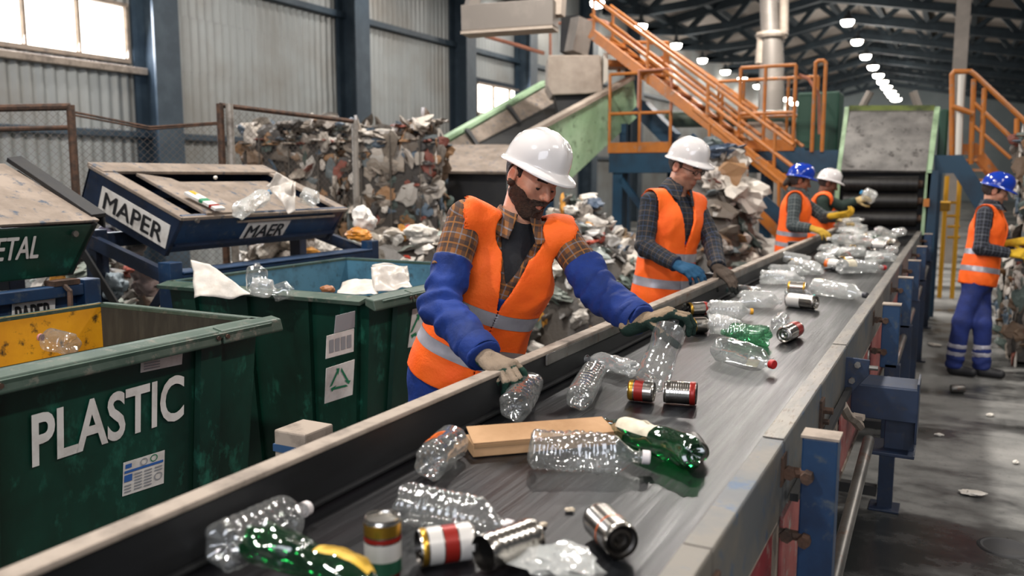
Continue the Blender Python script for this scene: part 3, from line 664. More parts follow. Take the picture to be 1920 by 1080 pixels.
h1b=mound('waste_heap',(-2.38,9.05),.3,.8,.85,1.66,'tall heap of greyish plastic film right of the worker with glasses','waste heap','bale',300,13,(.05,.14))
h2=mound('waste_heap',(-4.35,5.65),.62,1.55,.75,1.22,'heap of loose white plastic waste behind the blue hopper','waste heap','white',420,5,(.04,.10))
h3=mound('waste_heap',(-5.0,3.7),.2,.75,.65,1.05,'low heap of bags and bottles under the hopper rack','waste heap','waste',170,8,(.05,.12))
# single scraps lying on the heaps
SCR=[]
for k in range(10):
    c=PAL['white' if k%2 else 'waste'];V0=crumple(1,70+k,.45 if k%3 else .8,IV3,.8);j=lin(c[(k*5)%len(c)])
    me=bpy.data.meshes.new('plastic_scrap');me.from_pydata([tuple(q) for q in V0],[],IF3);ca_=me.color_attributes.new('col','FLOAT_COLOR','POINT');ca_.data.foreach_set('color',np.tile(np.array(j,np.float32),len(V0)));me.materials.append(M_WST);SCR.append(me)
rs=np.random.RandomState(4)
def scraps(on,n,label,group,szr,half=None):
    for i in range(n):
        while 1:
            u,w=rs.uniform(-.95,.95,2)
            if u*u+w*w<.9: break
        o=bpy.data.objects.new('plastic_scrap',SCR[rs.randint(10)]);COL.objects.link(o);s=rs.uniform(*szr);o.location=V(on(u,w)+np.array([0,0,.3*s]));o.scale=(s,s*rs.uniform(.7,1.1),s);o.rotation_euler=(rs.uniform(-.6,.6),rs.uniform(-.6,.6),rs.uniform(0,6));tag(o,label,'plastic scrap',group)
scraps(h1,65,'crumpled plastic piece lying on the mixed heap left of the worker with glasses','loose plastic on the middle heap',(.05,.13))
scraps(h1b,45,'crumpled plastic piece lying on the tall heap right of the worker with glasses','loose plastic on the tall heap',(.07,.18))
scraps(h2,60,'crumpled plastic piece lying on the white heap behind the blue hopper','loose plastic on the white heap',(.05,.12))
scraps(h3,25,'crumpled plastic piece under the hopper rack','loose plastic under the rack',(.07,.15))
IV4,IF4=ico(4)
def film(name,loc,sz,col,seed,label,cat,rot=(0,0,0),fl=.8,amp=.7,m=None):
    n1=fbm(IV4+seed*2.3,1.1,seed,2);n2=1-np.abs(vnoise(IV4+seed,2.2,seed+1))-np.abs(vnoise(IV4-seed,3.7,seed+2))*.6;v=IV4*(.62+amp*(.5*n2+.45*n1))[:,None]*np.array(sz)*np.array([1,1,fl])*1.15
    o=mesh_obj(name,v,IF4,m or mat('film_'+col.strip('#'),col,rough=.5,bump=.3,bscale=30),smooth=1.2);o.location=V(loc);o.rotation_euler=rot;return tag(o,label,cat)
def sheet_film(name,label,cat,corners,m,seed,amp=.02,n=16,curl=.0,par=None):
    q=[np.array(atd(*c)) for c in corners];nn=nrm_(np.cross(q[1]-q[0],q[3]-q[0]));vs=[]
    for i in range(n+1):
        for j in range(n+1):
            u,v=i/n,j/n;p=(q[0]*(1-u)+q[1]*u)*(1-v)+(q[3]*(1-u)+q[2]*u)*v;vs.append(p)
    vs=np.array(vs);d=fbm(vs*1.0,9,seed,3)-np.abs(vnoise(vs,16,seed+4))*.8;uu=np.repeat(np.linspace(-1,1,n+1),n+1)
    vs=vs+nn*(amp*d+curl*uu*uu)[:,None]+.3*amp*np.stack([vnoise(vs,14,seed+k) for k in (7,8,9)],1)
    o=mesh_obj(name,vs,[(i*(n+1)+j,(i+1)*(n+1)+j,(i+1)*(n+1)+j+1,i*(n+1)+j+1) for i in range(n) for j in range(n)],m,par,smooth=.8)
    s=o.modifiers.new('thickness','SOLIDIFY');s.thickness=.002
    return tag(o,label,cat) if label else o
nrm_=lambda v:v/np.linalg.norm(v)
M_FILM=mat('translucent_film','#cdc6bd','#b5ada4',6,rough=.35)
M_FILM.node_tree.nodes['Principled BSDF'].inputs['Alpha'].default_value=.86
p=atd(684,412,6.0);film('plastic_bag',p,(.08,.08,.11),'#d8d3cc',21,'white crumpled bag standing on top of the white heap','plastic bag')
p=atd(672,440,5.9);film('plastic_bag',p,(.10,.05,.05),'#c9822a',22,'orange crumpled bag on the left end of the white heap','plastic bag')
p=atd(790,440,5.9);film('plastic_bag',p,(.12,.08,.08),'#c9c3b8',23,'large pale bag on the right end of the white heap','plastic bag')
for k,(px,py,d,c,l) in enumerate([(205,452,5.0,'#7d7890','lilac bag behind the hopper rack'),(243,462,5.0,'#d2cbc2','white bag behind the cross braces of the rack'),(215,535,4.75,'#8b979e','bluish bag low behind the rack'),(272,528,4.85,'#a08a84','pinkish bag low behind the rack post')]):
    film('plastic_bag',atd(px,py,d),(.095,.08,.10),c,31+k,l,'plastic bag')
# top layer on the bales
mb=MB();rs2=np.random.RandomState(9);P=[];N=[]
for k in range(150):
    q=np.array([-6.05,6.95,2.02])+CR*rs2.uniform(-.5,1.45)+np.array([-CR[1],CR[0],0])*rs2.uniform(-.4,.4);q[2]+=.12*abs(math.sin(q[0]*3))+rs2.uniform(0,.08);P.append(q);N.append((0,0,1))
scrap_cloud(mb,P,N,(.05,.13),PAL['bale']+PAL['waste'][:6],rs2);tag(mb.build('loose_waste',M_WST),'loose scraps piled along the top of the bales behind the fence','loose waste',kind='stuff')
# ================================================================= mesh fence
def mesh_mat():
    t=NT('chain_link');v=t.coord((1,1,1),attr='uvp');tr=t.n('ShaderNodeBsdfTransparent');b=t.n('ShaderNodeBsdfPrincipled');b.inputs['Base Color'].default_value=lin('#6b625a');b.inputs['Metallic'].default_value=.6
    sp=t.n('ShaderNodeSeparateXYZ');t.l(v,sp.inputs[0]);k=21.
    def band(a): return t.math('LESS_THAN',t.math('ABSOLUTE',t.math('SUBTRACT',t.math('FRACT',t.math('MULTIPLY',a,k)),.5)),.032)
    a=t.math('ADD',sp.outputs[0],sp.outputs[1]);c=t.math('SUBTRACT',sp.outputs[0],sp.outputs[1])
    m=t.math('MAXIMUM',band(a),band(c));ms=t.n('ShaderNodeMixShader');t.l(m,ms.inputs[0]);t.l(tr.outputs[0],ms.inputs[1]);t.l(b.outputs[0],ms.inputs[2]);t.l(ms.outputs[0],t.o.inputs[0]);return t.m
M_MESH=mesh_mat();M_GPOST=mat('galvanised_post','#9a948c','#6d665f',9,rough=.5,metal=.5)
fence=empty('mesh_fence',(-5,4,0),'rusty chain-link fence in front of the metal wall and bales','fence')
F0=atd(-60,204,5.3);F1=atd(132,200,5.45);F2=atd(412,197,6.0);F3=atd(665,228,6.9)
def flat(p,z): return (p[0],p[1],z)
for p,m in ((F1,M_RUST),(F2,M_RUST),(F2+np.array([.06,.03,0]),M_GPOST),(F3,M_GPOST)):
    mb=MB();mb.cyl(flat(p,0),flat(p,p[2]+.01),.026,10);mb.build('fence_post',m,fence)
for a,b,m,r in ((F0,F1,M_RUST,.024),(F2,F3,M_RUST,.018)): mb=MB();mb.cyl(a,b,r,8);mb.build('top_rail',m,fence)
mb=MB();mb.cyl(F0-np.array([0,0,.13]),F1-np.array([0,0,.13]),.016,8);mb.build('mid_rail',M_RUST,fence)
mb=MB();mb.tube([F1-[0,0,.03],(F1+F2)/2-[0,0,.14],F2-[0,0,.12]],.008,6);mb.tube([F1-[0,0,.05],(F1+F2)/2-[0,0,.155],F2-[0,0,.13]],.007,6);mb.build('top_wire',M_RUST,fence)
for a,b,dz in ((F0,F1,.02),(F1,F2,.13),(F2,F3,.03)):
    L=np.linalg.norm((b-a)[:2]);za,zb=a[2]-dz,b[2]-dz
    mesh_obj('wire_mesh',[flat(a,.05),flat(b,.05),flat(b,zb),flat(a,za)],[(0,1,2,3)],M_MESH,fence,attrs={'uvp':('POINT',[(0,0,0),(L,0,0),(L,zb,0),(0,za,0)])})
# ================================================================= pale green chute conveyor
ch=empty('inclined_chute',(-5,10,0),'pale green inclined feed chute with a dark belt behind the bearded worker','chute')
A=V(atd(985,253,10.6));Bq=V(atd(1183,146,12.4));C=V(atd(779,291,11.0));D=V(atd(1022,154,13.6))
dn=Vector((0,0,-1))
pn=np.cross(np.array(Bq-A),[0,0,1.]);ip=lambda x,y:V(CC+ray(x,y)*(((np.array(A)-CC)@pn)/(ray(x,y)@pn)));A1=ip(1050,350);B1=ip(1192,218)
mb=MB();mb.sheet([A+dn*.0,A1,B1,Bq],.04);mb.build('side_plate',M_LGRN,ch)
mb=MB();mb.beam(A,Bq,.14,.05);mb.build('plate_edge',M_CREAM,ch)
mb=MB();mb.sheet([C,D,D+dn*.30,C+dn*.25],.04);mb.build('side_plate',M_LGRN,ch)
mb=MB();mb.beam(C,D,.12,.05);mb.build('plate_edge',M_LGRN,ch)
mb=MB();mb.sheet([C+dn*.12,D+dn*.22,Bq+dn*.45,A+dn*.4],.03);mb.build('belt',M_BLACK,ch)
mb=MB();e=(D-C);c0=C+e*.25+dn*.05;mb.sheet([C+dn*.04+Vector((.1,0,0)),D+dn*.04+Vector((.1,0,0)),D+dn*.3+Vector((.35,-.1,0)),C+dn*.28+Vector((.35,-.1,0))],.02);mb.build('skirt_board',M_DUSTT,ch)
for k in (.3,.62): mb=MB();p=C+e*k;mb.beam(p+Vector((.1,0,0)),p+Vector((.42,-.1,-.36)),.07,.05);mb.build('stiffener',M_BLACK,ch)
q=[V(atd(x,y,d)) for x,y,d in ((763,320,10.0),(826,271,10.9),(968,271,10.7),(958,322,9.8))]
mb=MB();mb.sheet(q,.03);mb.build('apron_plate',M_DUSTT,ch)
q2=[V(atd(x,y,d)) for x,y,d in ((790,322,10.1),(950,322,9.95),(950,322,11.6),(800,322,11.6))];q3=[V((p.x*.98+.0-.08,p.y,.45)) for p in q2]
mb=MB();mb.add(q2+q3,[(0,1,5,4),(1,2,6,5),(2,3,7,6),(3,0,4,7),(4,5,6,7)]);mb.build('hopper_body',M_BLACK,ch)
for x,y in ((-5.6,9.6),(-4.6,9.9),(-4.3,11.8),(-5.9,12.4)): mb=MB();mb.b2((x-.05,y-.05,0),(x+.05,y+.05,1.7 if y<11 else 2.4));mb.build('leg',M_NAVY,ch)
mb=MB();mb.beam(atd(720,410,9.6),atd(800,345,9.9),.08,.08);mb.build('diagonal_strut',M_DUSTT,ch)
# cream housing above the chute, with the grey shaft on it
p=atd(1028,103,11.9);q=atd(1129,175,11.9)
hs=empty('drive_housing',((p[0]+q[0])/2,p[1]+.5,2.8),'cream box-shaped housing over the top of the green chute','housing')
f=[atd(1028,103,11.9),atd(1126,103,11.9),atd(1130,172,11.9),atd(1100,176,11.9),atd(1036,178,11.9),atd(1026,160,11.9)]
mb=MB();mb.prism(f,(np.array([-.46,.888,0])*.9));mb.build('casing',M_CREAM,hs,bevel=.02)
mb=MB();mb.prism([atd(1132,100,12.0),atd(1140,98,12.0),atd(1140,150,12),atd(1131,158,12)],np.array([-.46,.888,0])*.7);mb.build('side_strip',mat('pale_strip','#d5d0c4',rough=.6),hs)
mb=MB();mb.beam(atd(1072,101,12.4),atd(1075,35,12.4),.25,.3);mb.build('dark_shaft',M_BLACK,hs)
mb=MB();mb.beam(atd(1080,101,12.2),atd(1092,38,12.2),.2,.28);mb.build('grey_shaft',M_GALV,hs)
mb=MB();mb.prism([atd(1040,178,12.0),atd(1122,176,12),atd(1100,215,12),atd(1048,215,12)],np.array([-.46,.888,0])*.6);mb.build('throat',M_BLACK,hs)
# overhead duct/beam
du=empty('overhead_beam',(-4.6,9,3.3),'grey boxed beam overhead between the wall columns and the stairs','beam')
a=atd(872,38,10.2);b=atd(1042,26,9.9)
MB().beam(a,b,.3,.30).build('boxed_beam',M_GALV,du,bevel=.01)
MB().beam(a-[0,0,.17],b-[0,0,.17],.34,.03).build('bottom_flange',M_CREAM,du)
MB().beam(atd(1047,30,9.95),atd(1052,-40,9.95),.12,.12).build('hanger',M_CREAM,du)
MB().beam(atd(880,30,10.3),atd(905,-70,10.3),.14,.14).build('hanger',M_GALV,du)
# ================================================================= platform with orange railings
PY=11.2
def pp(px,py,Y=PY): return aty(px,py,Y)
pf=empty('mezzanine_platform',(-3,PY,2),'blue steel platform with orange railings and toe boards','platform')
pl=pp(1142,287);pr_=pp(1500,281);zf=pl[2]
mb=MB();mb.b2((pl[0],PY+.02,zf-.0),(pr_[0]+.05,PY+1.3,zf+.04));mb.build('deck',M_NAVY,pf)
mb=MB();mb.b2((pl[0],PY,zf-.27),(pr_[0]+.7,PY+.1,zf));mb.build('edge_beam',M_NAVY,pf)
mb=MB();mb.b2((pl[0],PY+1.2,zf-.27),(pr_[0]+.7,PY+1.3,zf));mb.build('edge_beam',M_NAVY,pf)
for x in (pl[0]+.12,pl[0]+.95,pr_[0]-.4,pr_[0]+.5):
    mb=MB();mb.b2((x-.07,PY+.02,0),(x+.07,PY+.14,zf-.27));mb.build('column',M_NAVY,pf)
mb=MB();mb.beam((pl[0]+.15,PY+.05,zf-.35),(pl[0]+.6,PY+.05,zf-.9),.06,.08);mb.build('brace',M_NAVY,pf)
mb=MB();mb.beam((pl[0]+.9,PY+.05,zf-.35),(pl[0]+.5,PY+.05,zf-.9),.06,.08);mb.build('brace',M_NAVY,pf)
def railing(parent,pts,h,mp=M_ORG,toe=True,mid=.5,r=.022,y0=None,posts=None):
    n=len(pts)
    for p in pts:
        mb=MB();mb.cyl(p,(p[0],p[1],p[2]+h),r,8);mb.build('railing_post',mp,parent)
    for k,hh in enumerate((h,h*mid)):
        mb=MB();mb.tube([(p[0],p[1],p[2]+hh) for p in pts],r,8);mb.build('handrail' if k==0 else 'mid_rail',mp,parent)
    if toe:
        mb=MB()
        mb.beam((pts[0][0],pts[0][1],pts[0][2]+.07),(pts[-1][0],pts[-1][1],pts[-1][2]+.07),.02,.14);mb.build('toe_board',mp,parent)
hr=pp(1142,137)[2]-zf
xs=[pp(px,285)[0] for px in (1142,1198,1256)];railing(pf,[(x,PY,zf) for x in xs],hr*.98)
mb=MB();x1,x2=xs[1],xs[2];mb.tube([(x1,PY-.06,zf+hr*.55),(x1,PY-.06,zf+hr),(x2-.03,PY-.06,zf+hr),(x2+.02,PY-.06,zf+hr-.05),(x2+.02,PY-.06,zf+hr*.5)],.022,8);mb.build('gate_loop',M_ORP,pf)
xs=[pp(px,285)[0] for px in (1384,1430,1486)];railing(pf,[(x,PY,zf) for x in xs],hr*.97,mid=.45)
xs=[pp(px,285)[0] for px in (1300,1350,1440,1500)];railing(pf,[(x,PY+1.25,zf) for x in xs],hr*.95)
mb=MB();a=pp(1522,283);b=pp(1541,283);mb.tube([(a[0],PY,zf-.02),(a[0],PY,zf+hr*.98),(a[0]+.03,PY,zf+hr),(b[0]-.03,PY,zf+hr),(b[0],PY,zf+hr*.97),(b[0],PY,zf-.02)],.024,8);mb.build('guard_loop',M_ORG,pf)
mb=MB();p=pp(1495,139);mb.tube([(p[0],PY+.1,p[2]),(p[0]+.12,PY+.1,p[2]-.05),(p[0]+.25,PY+.1,p[2]-.25),(p[0]+.28,PY+.1,zf+.2)],.022,8);mb.build('curved_rail',M_ORP,pf)
# machine body behind the platform (green drum and cream panel)
mg=empty('green_machine',(-2.2,12.6,2),'dark green machine with curved pipe behind the platform railings','machine')
p=pp(1380,270,12.0);q=pp(1480,215,12.0)
MB().b2((p[0],12.6,2.05),(q[0],13.1,2.5)).build('panel',M_CREAM,mg,bevel=.02)
mb=MB();mb.tube([pp(1250,225,12.7),pp(1400,222,12.7),pp(1470,222,12.7),pp(1500,235,12.7),pp(1512,265,12.7)],.12,10);mb.build('curved_pipe',mat('dull_green_pipe','#3c4a41','#55604f',4,rough=.5),mg,smooth=.9)
MB().b2((q[0]+.1,12.0,1.9),(q[0]+.62,12.5,2.75)).build('green_cabinet',mat('cabinet_green','#12402f',rough=.5),mg,bevel=.02)
# ================================================================= stairs
def stairs(name,label,top,bot,w,wd,mS,mR,n=9,railh=.95,string2=None):
    """flight between two points (front edge), width vector wd"""
    r=empty(name,bot,label,'stairs');top=np.array(top,float);bot=np.array(bot,float);wd=np.array(wd,float)
    for k,off in enumerate((0*wd,wd)):
        MB().beam(top+off,bot+off,.05,.13).build('stringer',mS if k==0 or string2 is None else string2,r)
    for i in range(1,n):
        c=top+(bot-top)*i/n
        MB().box(c+wd/2,(.24,abs(wd[1])-.05,.03)).build('tread',mR,r)
    for off in (0*wd,wd):
        for hh in (railh,railh*.5):
            MB().tube([top+off+[0,0,hh],bot+off+[0,0,hh]],.024,8).build('handrail',mR,r)
        for i in range(4):
            p=top+off+(bot-top)*(i+.05)/3.3
            MB().cyl(p,p+[0,0,railh],.022,8).build('railing_post',mR,r)
    return r
SY=10.55
sr=stairs('platform_stairs','long orange flight of stairs climbing left behind the worker with glasses',aty(1108,62,SY+1.0),aty(1484,352,SY),0,(0,.75,0),M_ORG,M_ORG,14,.50)
mb=MB();a,b=aty(1290,262,SY-.06),aty(1478,424,SY-.06);mb.beam(a,b,.05,.2);mb.build('blue_stringer',M_NAVY,sr);MB().beam(aty(1395,372,SY-.1),aty(1462,440,SY-.1),.04,.12).build('orange_stringer',M_ORG,sr);MB().tube([aty(1300,205,SY-.06),aty(1478,352,SY-.06)],.022,8).build('handrail',M_ORG,sr)
for q_ in ((1330,298,232),(1400,357,288),(1460,408,336)): MB().cyl(aty(q_[0],q_[1],SY-.06),aty(q_[0],q_[2],SY-.06),.02,8).build('railing_post',M_ORG,sr)
# upper landing railing left of the flight
ur=empty('upper_walkway',(-5,12,3.4),'orange railings of the upper walkway above the cream housing','walkway')
Y2=12.6
def q2_(px,py): return aty(px,py,Y2)
mb=MB();mb.tube([q2_(1032,160),q2_(1032,45),q2_(1120,38),q2_(1135,42),q2_(1330,180)],.03,8);mb.build('handrail',M_ORP,ur)
mb=MB();mb.tube([q2_(910,68),q2_(960,82),q2_(1020,100)],.03,8);mb.build('pipe_rail',M_ORP,ur)
mb=MB();mb.tube([q2_(1160,135),q2_(1163,85),q2_(1175,80),q2_(1252,80),q2_(1252,150)],.03,8);mb.build('railing_frame',M_ORG,ur)
mb=MB();mb.tube([q2_(1255,92),q2_(1420,205)],.028,8);mb.build('handrail',M_ORG,ur)
mb=MB();mb.tube([q2_(1255,115),q2_(1400,225)],.024,8);mb.build('mid_rail',M_ORG,ur)
mb=MB();mb.beam(q2_(1190,125),q2_(1250,108),.05,.07);mb.build('cross_bar',M_ORG,ur)
MB().tube([q2_(1132,70),q2_(1150,68),q2_(1154,78),q2_(1152,86)],.025,8).build('hook_pipe',M_GALV,ur)
MB().beam(q2_(1115,120),q2_(1250,128),.6,.1).build('landing',M_ORG,ur)
MB().beam(q2_(1180,130),(q2_(1180,130)[0],Y2,0),.1,.1).build('support',M_NAVY,ur)
# blue diagonal conveyor leg behind platform
bl=empty('blue_conveyor_frame',(-3.6,12,1.5),'dark blue sloping frame under the orange railings beside the green chute','frame')
MB().beam(aty(1200,200,11.9),aty(1262,262,11.9),.3,.22).build('sloping_beam',M_NAVY,bl)
MB().beam(aty(1262,262,11.9),(aty(1262,262,11.9)[0],11.9,0),.12,.12).build('leg',M_NAVY,bl)
# right stairs
RY=11.2
def rp(px,py,Y=RY): return aty(px,py,Y)
rt=empty('platform_stairs',rp(1830,330),'orange-railed stairs going down at the far right behind the woman worker','stairs')
mb=MB();mb.prism([rp(1752,291),rp(1805,291),rp(1868,385),rp(1868,430),rp(1848,424),rp(1788,325),rp(1752,325)],(0,.12,0));mb.build('blue_stringer',M_NAVY,rt)
mb=MB();mb.prism([rp(1820,268,11.9),rp(1832,268,11.9),rp(1880,330,11.9),rp(1880,372,11.9),rp(1826,300,11.9)],(0,.05,0));mb.build('orange_stringer',M_ORG,rt)
MB().prism([rp(1785,270,11.9),rp(1822,270,11.9),rp(1822,290,11.9),rp(1785,290,11.9)],(0,.04,0)).build('toe_board',M_ORG,rt)
for pts,r_ in (([(1785,292),(1785,140),(1790,134),(1820,134),(1828,140),(1940,245)],.03),([(1826,193),(1940,300)],.025),([(1826,236),(1895,297)],.02)):
    MB().tube([rp(*p,11.3) for p in pts],r_,8).build('handrail',M_ORG,rt)
MB().tube([rp(1786,200),rp(1826,213)],.03,8).build('mid_rail',M_ORG,rt)
for a,b in (((1826,148),(1820,308)),((1846,165),(1840,290)),((1907,222),(1905,298)),((1800,205),(1800,290))):
    MB().cyl(rp(*a,11.3),rp(*b,11.3),.028,8).build('railing_post',M_ORG,rt)
MB().cyl(rp(1803,140,11.25),rp(1797,290,11.25),.035,8).build('white_post',mat('white_post_paint','#c9c4bb',rough=.5),rt)
MB().beam(rp(1758,325),(rp(1758,325)[0],RY,0),.1,.1).build('column',M_NAVY,rt)
for i in range(6):
    c=np.array(rp(1815,300))+(np.array(rp(1868,395))-np.array(rp(1815,300)))*i/5
    MB().box(c+np.array([0,.4,0]),(.2,.6,.03)).build('tread',M_ORG,rt)
# yellow ladder and barrier behind
yl=empty('yellow_ladder',rp(1785,400,13),'small yellow steel ladder under the far right stairs','ladder')
for px in (1776,1800): MB().cyl(rp(px,330,13),(rp(px,330,13)[0],13,0),.03,6).build('upright',mat('yellow_paint','#c79321',rough=.5),yl)
for py in (380,405,425,445): MB().cyl(rp(1776,py,13),rp(1800,py,13),.02,6).build('rung',MATS['yellow_paint'],yl)
yb=yl;MB().b2((rp(1752,390,12.4)[0],12.4,rp(1752,396,12.4)[2]),(rp(1782,390,12.4)[0],12.7,rp(1752,378,12.4)[2])).build('guard_box',MATS['yellow_paint'],yb,bevel=.02)
# ================================================================= roller feeder at the end of the belt
MY=10.95
fd=empty('roller_feeder',(-.75,11,0),'tall feeder with a grey sloping plate above four dark rollers','feeder')
a,b,c,d=aty(1577,322,MY),aty(1736,324,MY),aty(1752,208,MY+.75),aty(1592,208,MY+.75)
mb=MB();mb.sheet([a,b,c,d],.03);mb.build('sloping_plate',mat('scuffed_plate','#8f8c88','#5f5d5b',2.2,.38,.66,rough=.4,metal=.4,c3='#403d3b'),fd)
MB().beam(d+[0,0,.02],c+[0,0,.02],.08,.09).build('top_bar',mat('mossy_edge','#6d7a3a','#46502c',5,rough=.7),fd)
bl_=aty(1566,440,MY);br_=aty(1722,440,MY)
M_LG2=mat('feeder_green','#8fa886','#6f8566',4,rough=.5)
MB().prism([a+[-.05,-.02,0],a+[.0,-.02,0],d+[0,-.02,.05],d+[-.05,-.02,.05]],(0,.06,0)).build('side_frame',M_LG2,fd)
MB().prism([b+[.0,-.02,0],b+[.06,-.02,0],c+[.06,-.02,.05],c+[0,-.02,.05]],(0,.06,0)).build('side_frame',M_LG2,fd)
MB().prism([(bl_[0]-.04,MY,.98),(bl_[0]+.01,MY,.98),a+[0,0,0],a+[-.05,0,0]],(0,.08,0)).build('side_frame',M_LG2,fd)
MB().prism([(br_[0]+.02,MY,.98),(br_[0]+.07,MY,.98),b+[.06,0,0],b+[.0,0,0]],(0,.08,0)).build('side_frame',M_LG2,fd)
M_ROLL=mat('dark_roller','#2a2826','#191817',8,rough=.38,metal=.3,stretch=(6,1,1))
for i,yy in enumerate((345,377,410,445)):
    p=aty(1582,yy,MY+.06);q=aty(1722-(i*1.5),yy,MY+.06);r_=.09
    mb=MB();mb.cyl(p,q,r_,24);ro=mb.build('roller',M_ROLL,fd,smooth=.6)
    mb=MB();mb.cyl(q,np.array(q)+[.05,0,0],.045,12);mb.build('bearing',M_RUST,ro)
MB().b2((bl_[0]-.05,MY+.16,.6),(br_[0]+.1,MY+.2,1.7)).build('back_panel',M_BLACK,fd)
MB().b2((br_[0]+.06,MY,0),(br_[0]+.17,MY+.12,1.72)).build('leg',M_NAVY,fd)
MB().b2((bl_[0]-.16,MY,0),(bl_[0]-.06,MY+.12,1.72)).build('leg',M_NAVY,fd)
MB().box(aty(1737,380,MY-.04)+[.0,0,0],(.06,.05,.09)).build('orange_switch',M_ORG,fd)
for px,px2 in ((1617,1632),(1722,1712)): MB().cyl(aty(px,200,MY+1.1),aty(px2,172,MY+1.1),.05,8).build('top_strut',M_GALV,fd)
MB().b2((c[0]+.06,MY+.5,1.7),(c[0]+.16,MY+1,c[2])).build('green_motor',MATS['cabinet_green'],fd,bevel=.02)
# ================================================================= vertical ducts
vd=empty('vertical_duct',atd(1450,150,19),'thick grey vertical duct with a collar rising behind the platform','duct')
def dd(px,py): return atd(px,py,19)
MB().tube([dd(1440,-40),dd(1443,40),dd(1445,75)],.2,14).build('upper_pipe',M_GALV,vd,smooth=.8)
MB().tube([dd(1446,70),dd(1447,130),(dd(1448,280)[0],dd(1448,280)[1],0)],[.25,.27,.3],14).build('lower_pipe',M_GALV,vd,smooth=.8)
MB().tube([dd(1470,-40),dd(1470,60)],.1,10).build('side_pipe',M_CREAM,vd,smooth=.8)
MB().tube([dd(1428,75),dd(1424,120)],.1,10).build('motor',M_CREAM,vd,smooth=.8)
MB().lathe([(.33,-.06),(.36,0),(.33,.06)],16,org=dd(1447,66)).build('collar',M_CREAM,vd)
pv=empty('vertical_pole',atd(1798,200,16),'slim grey pole rising behind the far right stairs','pole')
p=atd(1799,130,16);MB().b2((p[0]-.12,p[1]-.12,0),(p[0]+.12,p[1]+.12,7.2)).build('shaft',M_GALV,pv)
# film over the far right bales
film('plastic_sheet',(2.1,16.4,2.3),(.75,.6,.18),'#c9bfb0',44,'white sheet draped over the far bale beyond the right-hand stairs','plastic sheet')
# litter on the floor
for k,(px,py,s,l) in enumerate([(1820,928,.05,'pale torn paper scrap nearest the camera on the floor'),(1857,781,.03,'small white scrap on the floor right of the conveyor'),(1752,648,.06,'white scrap near the conveyor legs in front of the woman worker'),(1760,818,.02,'tiny white scrap midway along the floor'),(1905,870,.02,'tiny grey scrap at the right edge of the floor'),(1075,605,.09,'white carton scrap on the floor behind the belt'),(1040,590,.07,'grey scrap on the floor by the middle heap'),(1058,628,.05,'small scrap on the floor behind the bearded worker')]):
    p=atz(px,py,0);film('paper_scrap',(p[0],p[1],.012),(s*1.3,s*.8,.012),'#cfc9bf',50+k,l,'litter',(0,0,k*1.1))
p=atz(1795,737,0);r=empty('floor_can',(p[0],p[1],.033),'small dark crushed can on the floor near the woman worker','can');MB().lathe([(.0,-.05),(.028,-.05),(.033,-.04),(.031,0),(.033,.04),(.026,.05),(0,.05)],14,axis=(.9,.3,0)).build('can_body',M_STEEL,r,smooth=.7,local=True)
p=atz(1885,1027,0);mb=MB();mb.lathe([(.0,.004),(.09,.004),(.10,.006),(.11,.004),(.115,0)],28,org=(p[0],p[1],0));mh=mb.build('manhole_cover',M_BLACK);tag(mh,'round dark cast cover set in the wet floor','cover')
# ================================================================= people
def nrm(v): v=np.asarray(v,float);return v/np.linalg.norm(v)
CWH=nrm([CW[0],CW[1],0])
def facing(deg): a=math.radians(deg);return -CWH*math.cos(a)+CR*math.sin(a)   # 0 = towards the camera, 90 = to the right
def relax(v,f,n=2,k=.5):
    f=np.asarray(f);e=np.concatenate([f[:,[0,1]],f[:,[1,2]],f[:,[2,3]],f[:,[3,0]]]);e=np.concatenate([e,e[:,::-1]])
    c=np.bincount(e[:,0],minlength=len(v)).astype(float)[:,None]
    for _ in range(n):
        s=np.zeros_like(v)
        for d in range(3): s[:,d]=np.bincount(e[:,0],weights=v[e[:,1],d],minlength=len(v))
        v=v+(s/np.maximum(c,1)-v)*k
    return v
def sdf_obj(name,f,lo,hi,h,m,parent,rel=2,attrs=None,axes=None):
    g=axes if axes is not None else grid(lo,hi,h)
    v,fc=surfnet(f,*g)
    if len(v)==0: print('EMPTY',name);return None
    v=relax(v,fc,rel)
    return mesh_obj(name,v,fc,m,parent,smooth=3.2,attrs={k:('POINT',a(v)) for k,a in attrs.items()} if attrs else None)
def plaid(name,base,dark,lt,acc,k=1.):
    t=NT(name);sp=t.n('ShaderNodeSeparateXYZ');a=t.n('ShaderNodeAttribute');a.attribute_name='uvp';t.l(a.outputs['Vector'],sp.inputs[0])
    def stripe(o,per,off,w): return t.math('LESS_THAN',t.math('ABSOLUTE',t.math('SUBTRACT',t.math('FRACT',t.math('ADD',t.math('MULTIPLY',o,1/per),off)),.5)),w/2)
    x,y=sp.outputs[0],sp.outputs[1];P=.052*k
    c=t.mix(t.math('MULTIPLY',stripe(x,P,0,.48),.66),base,dark);c=t.mix(t.math('MULTIPLY',stripe(y,P,0,.48),.66),c,dark)
    for o in (x,y):
        c=t.mix(t.math('MULTIPLY',stripe(o,P,.5,.07),.45),c,lt);c=t.mix(t.math('MULTIPLY',stripe(o,P,.0,.08),.7),c,acc)
    n=t.noise(t.coord(),220,2);t.bsdf(c,.85,0,n,.25,.002);MATS[name]=t.m;return t.m
def cloth(name,c1,c2,sc=7,rough=.8,b=.25,bs=60):
    return mat(name,c1,c2,sc,.4,.65,rough=rough,bump=b,bscale=bs)
M_VEST=cloth('hi_vis_orange','#ff6a12','#fa5d0c',5,.7,.2,90);M_BAND=mat('reflective_tape','#a9a6ad','#98959e',9,rough=.35,metal=.25)
M_BLUEJ=cloth('royal_blue_cotton','#07307e','#062562',8,.8);M_NAVYT=cloth('navy_cotton','#16296a','#101f52',8,.8)
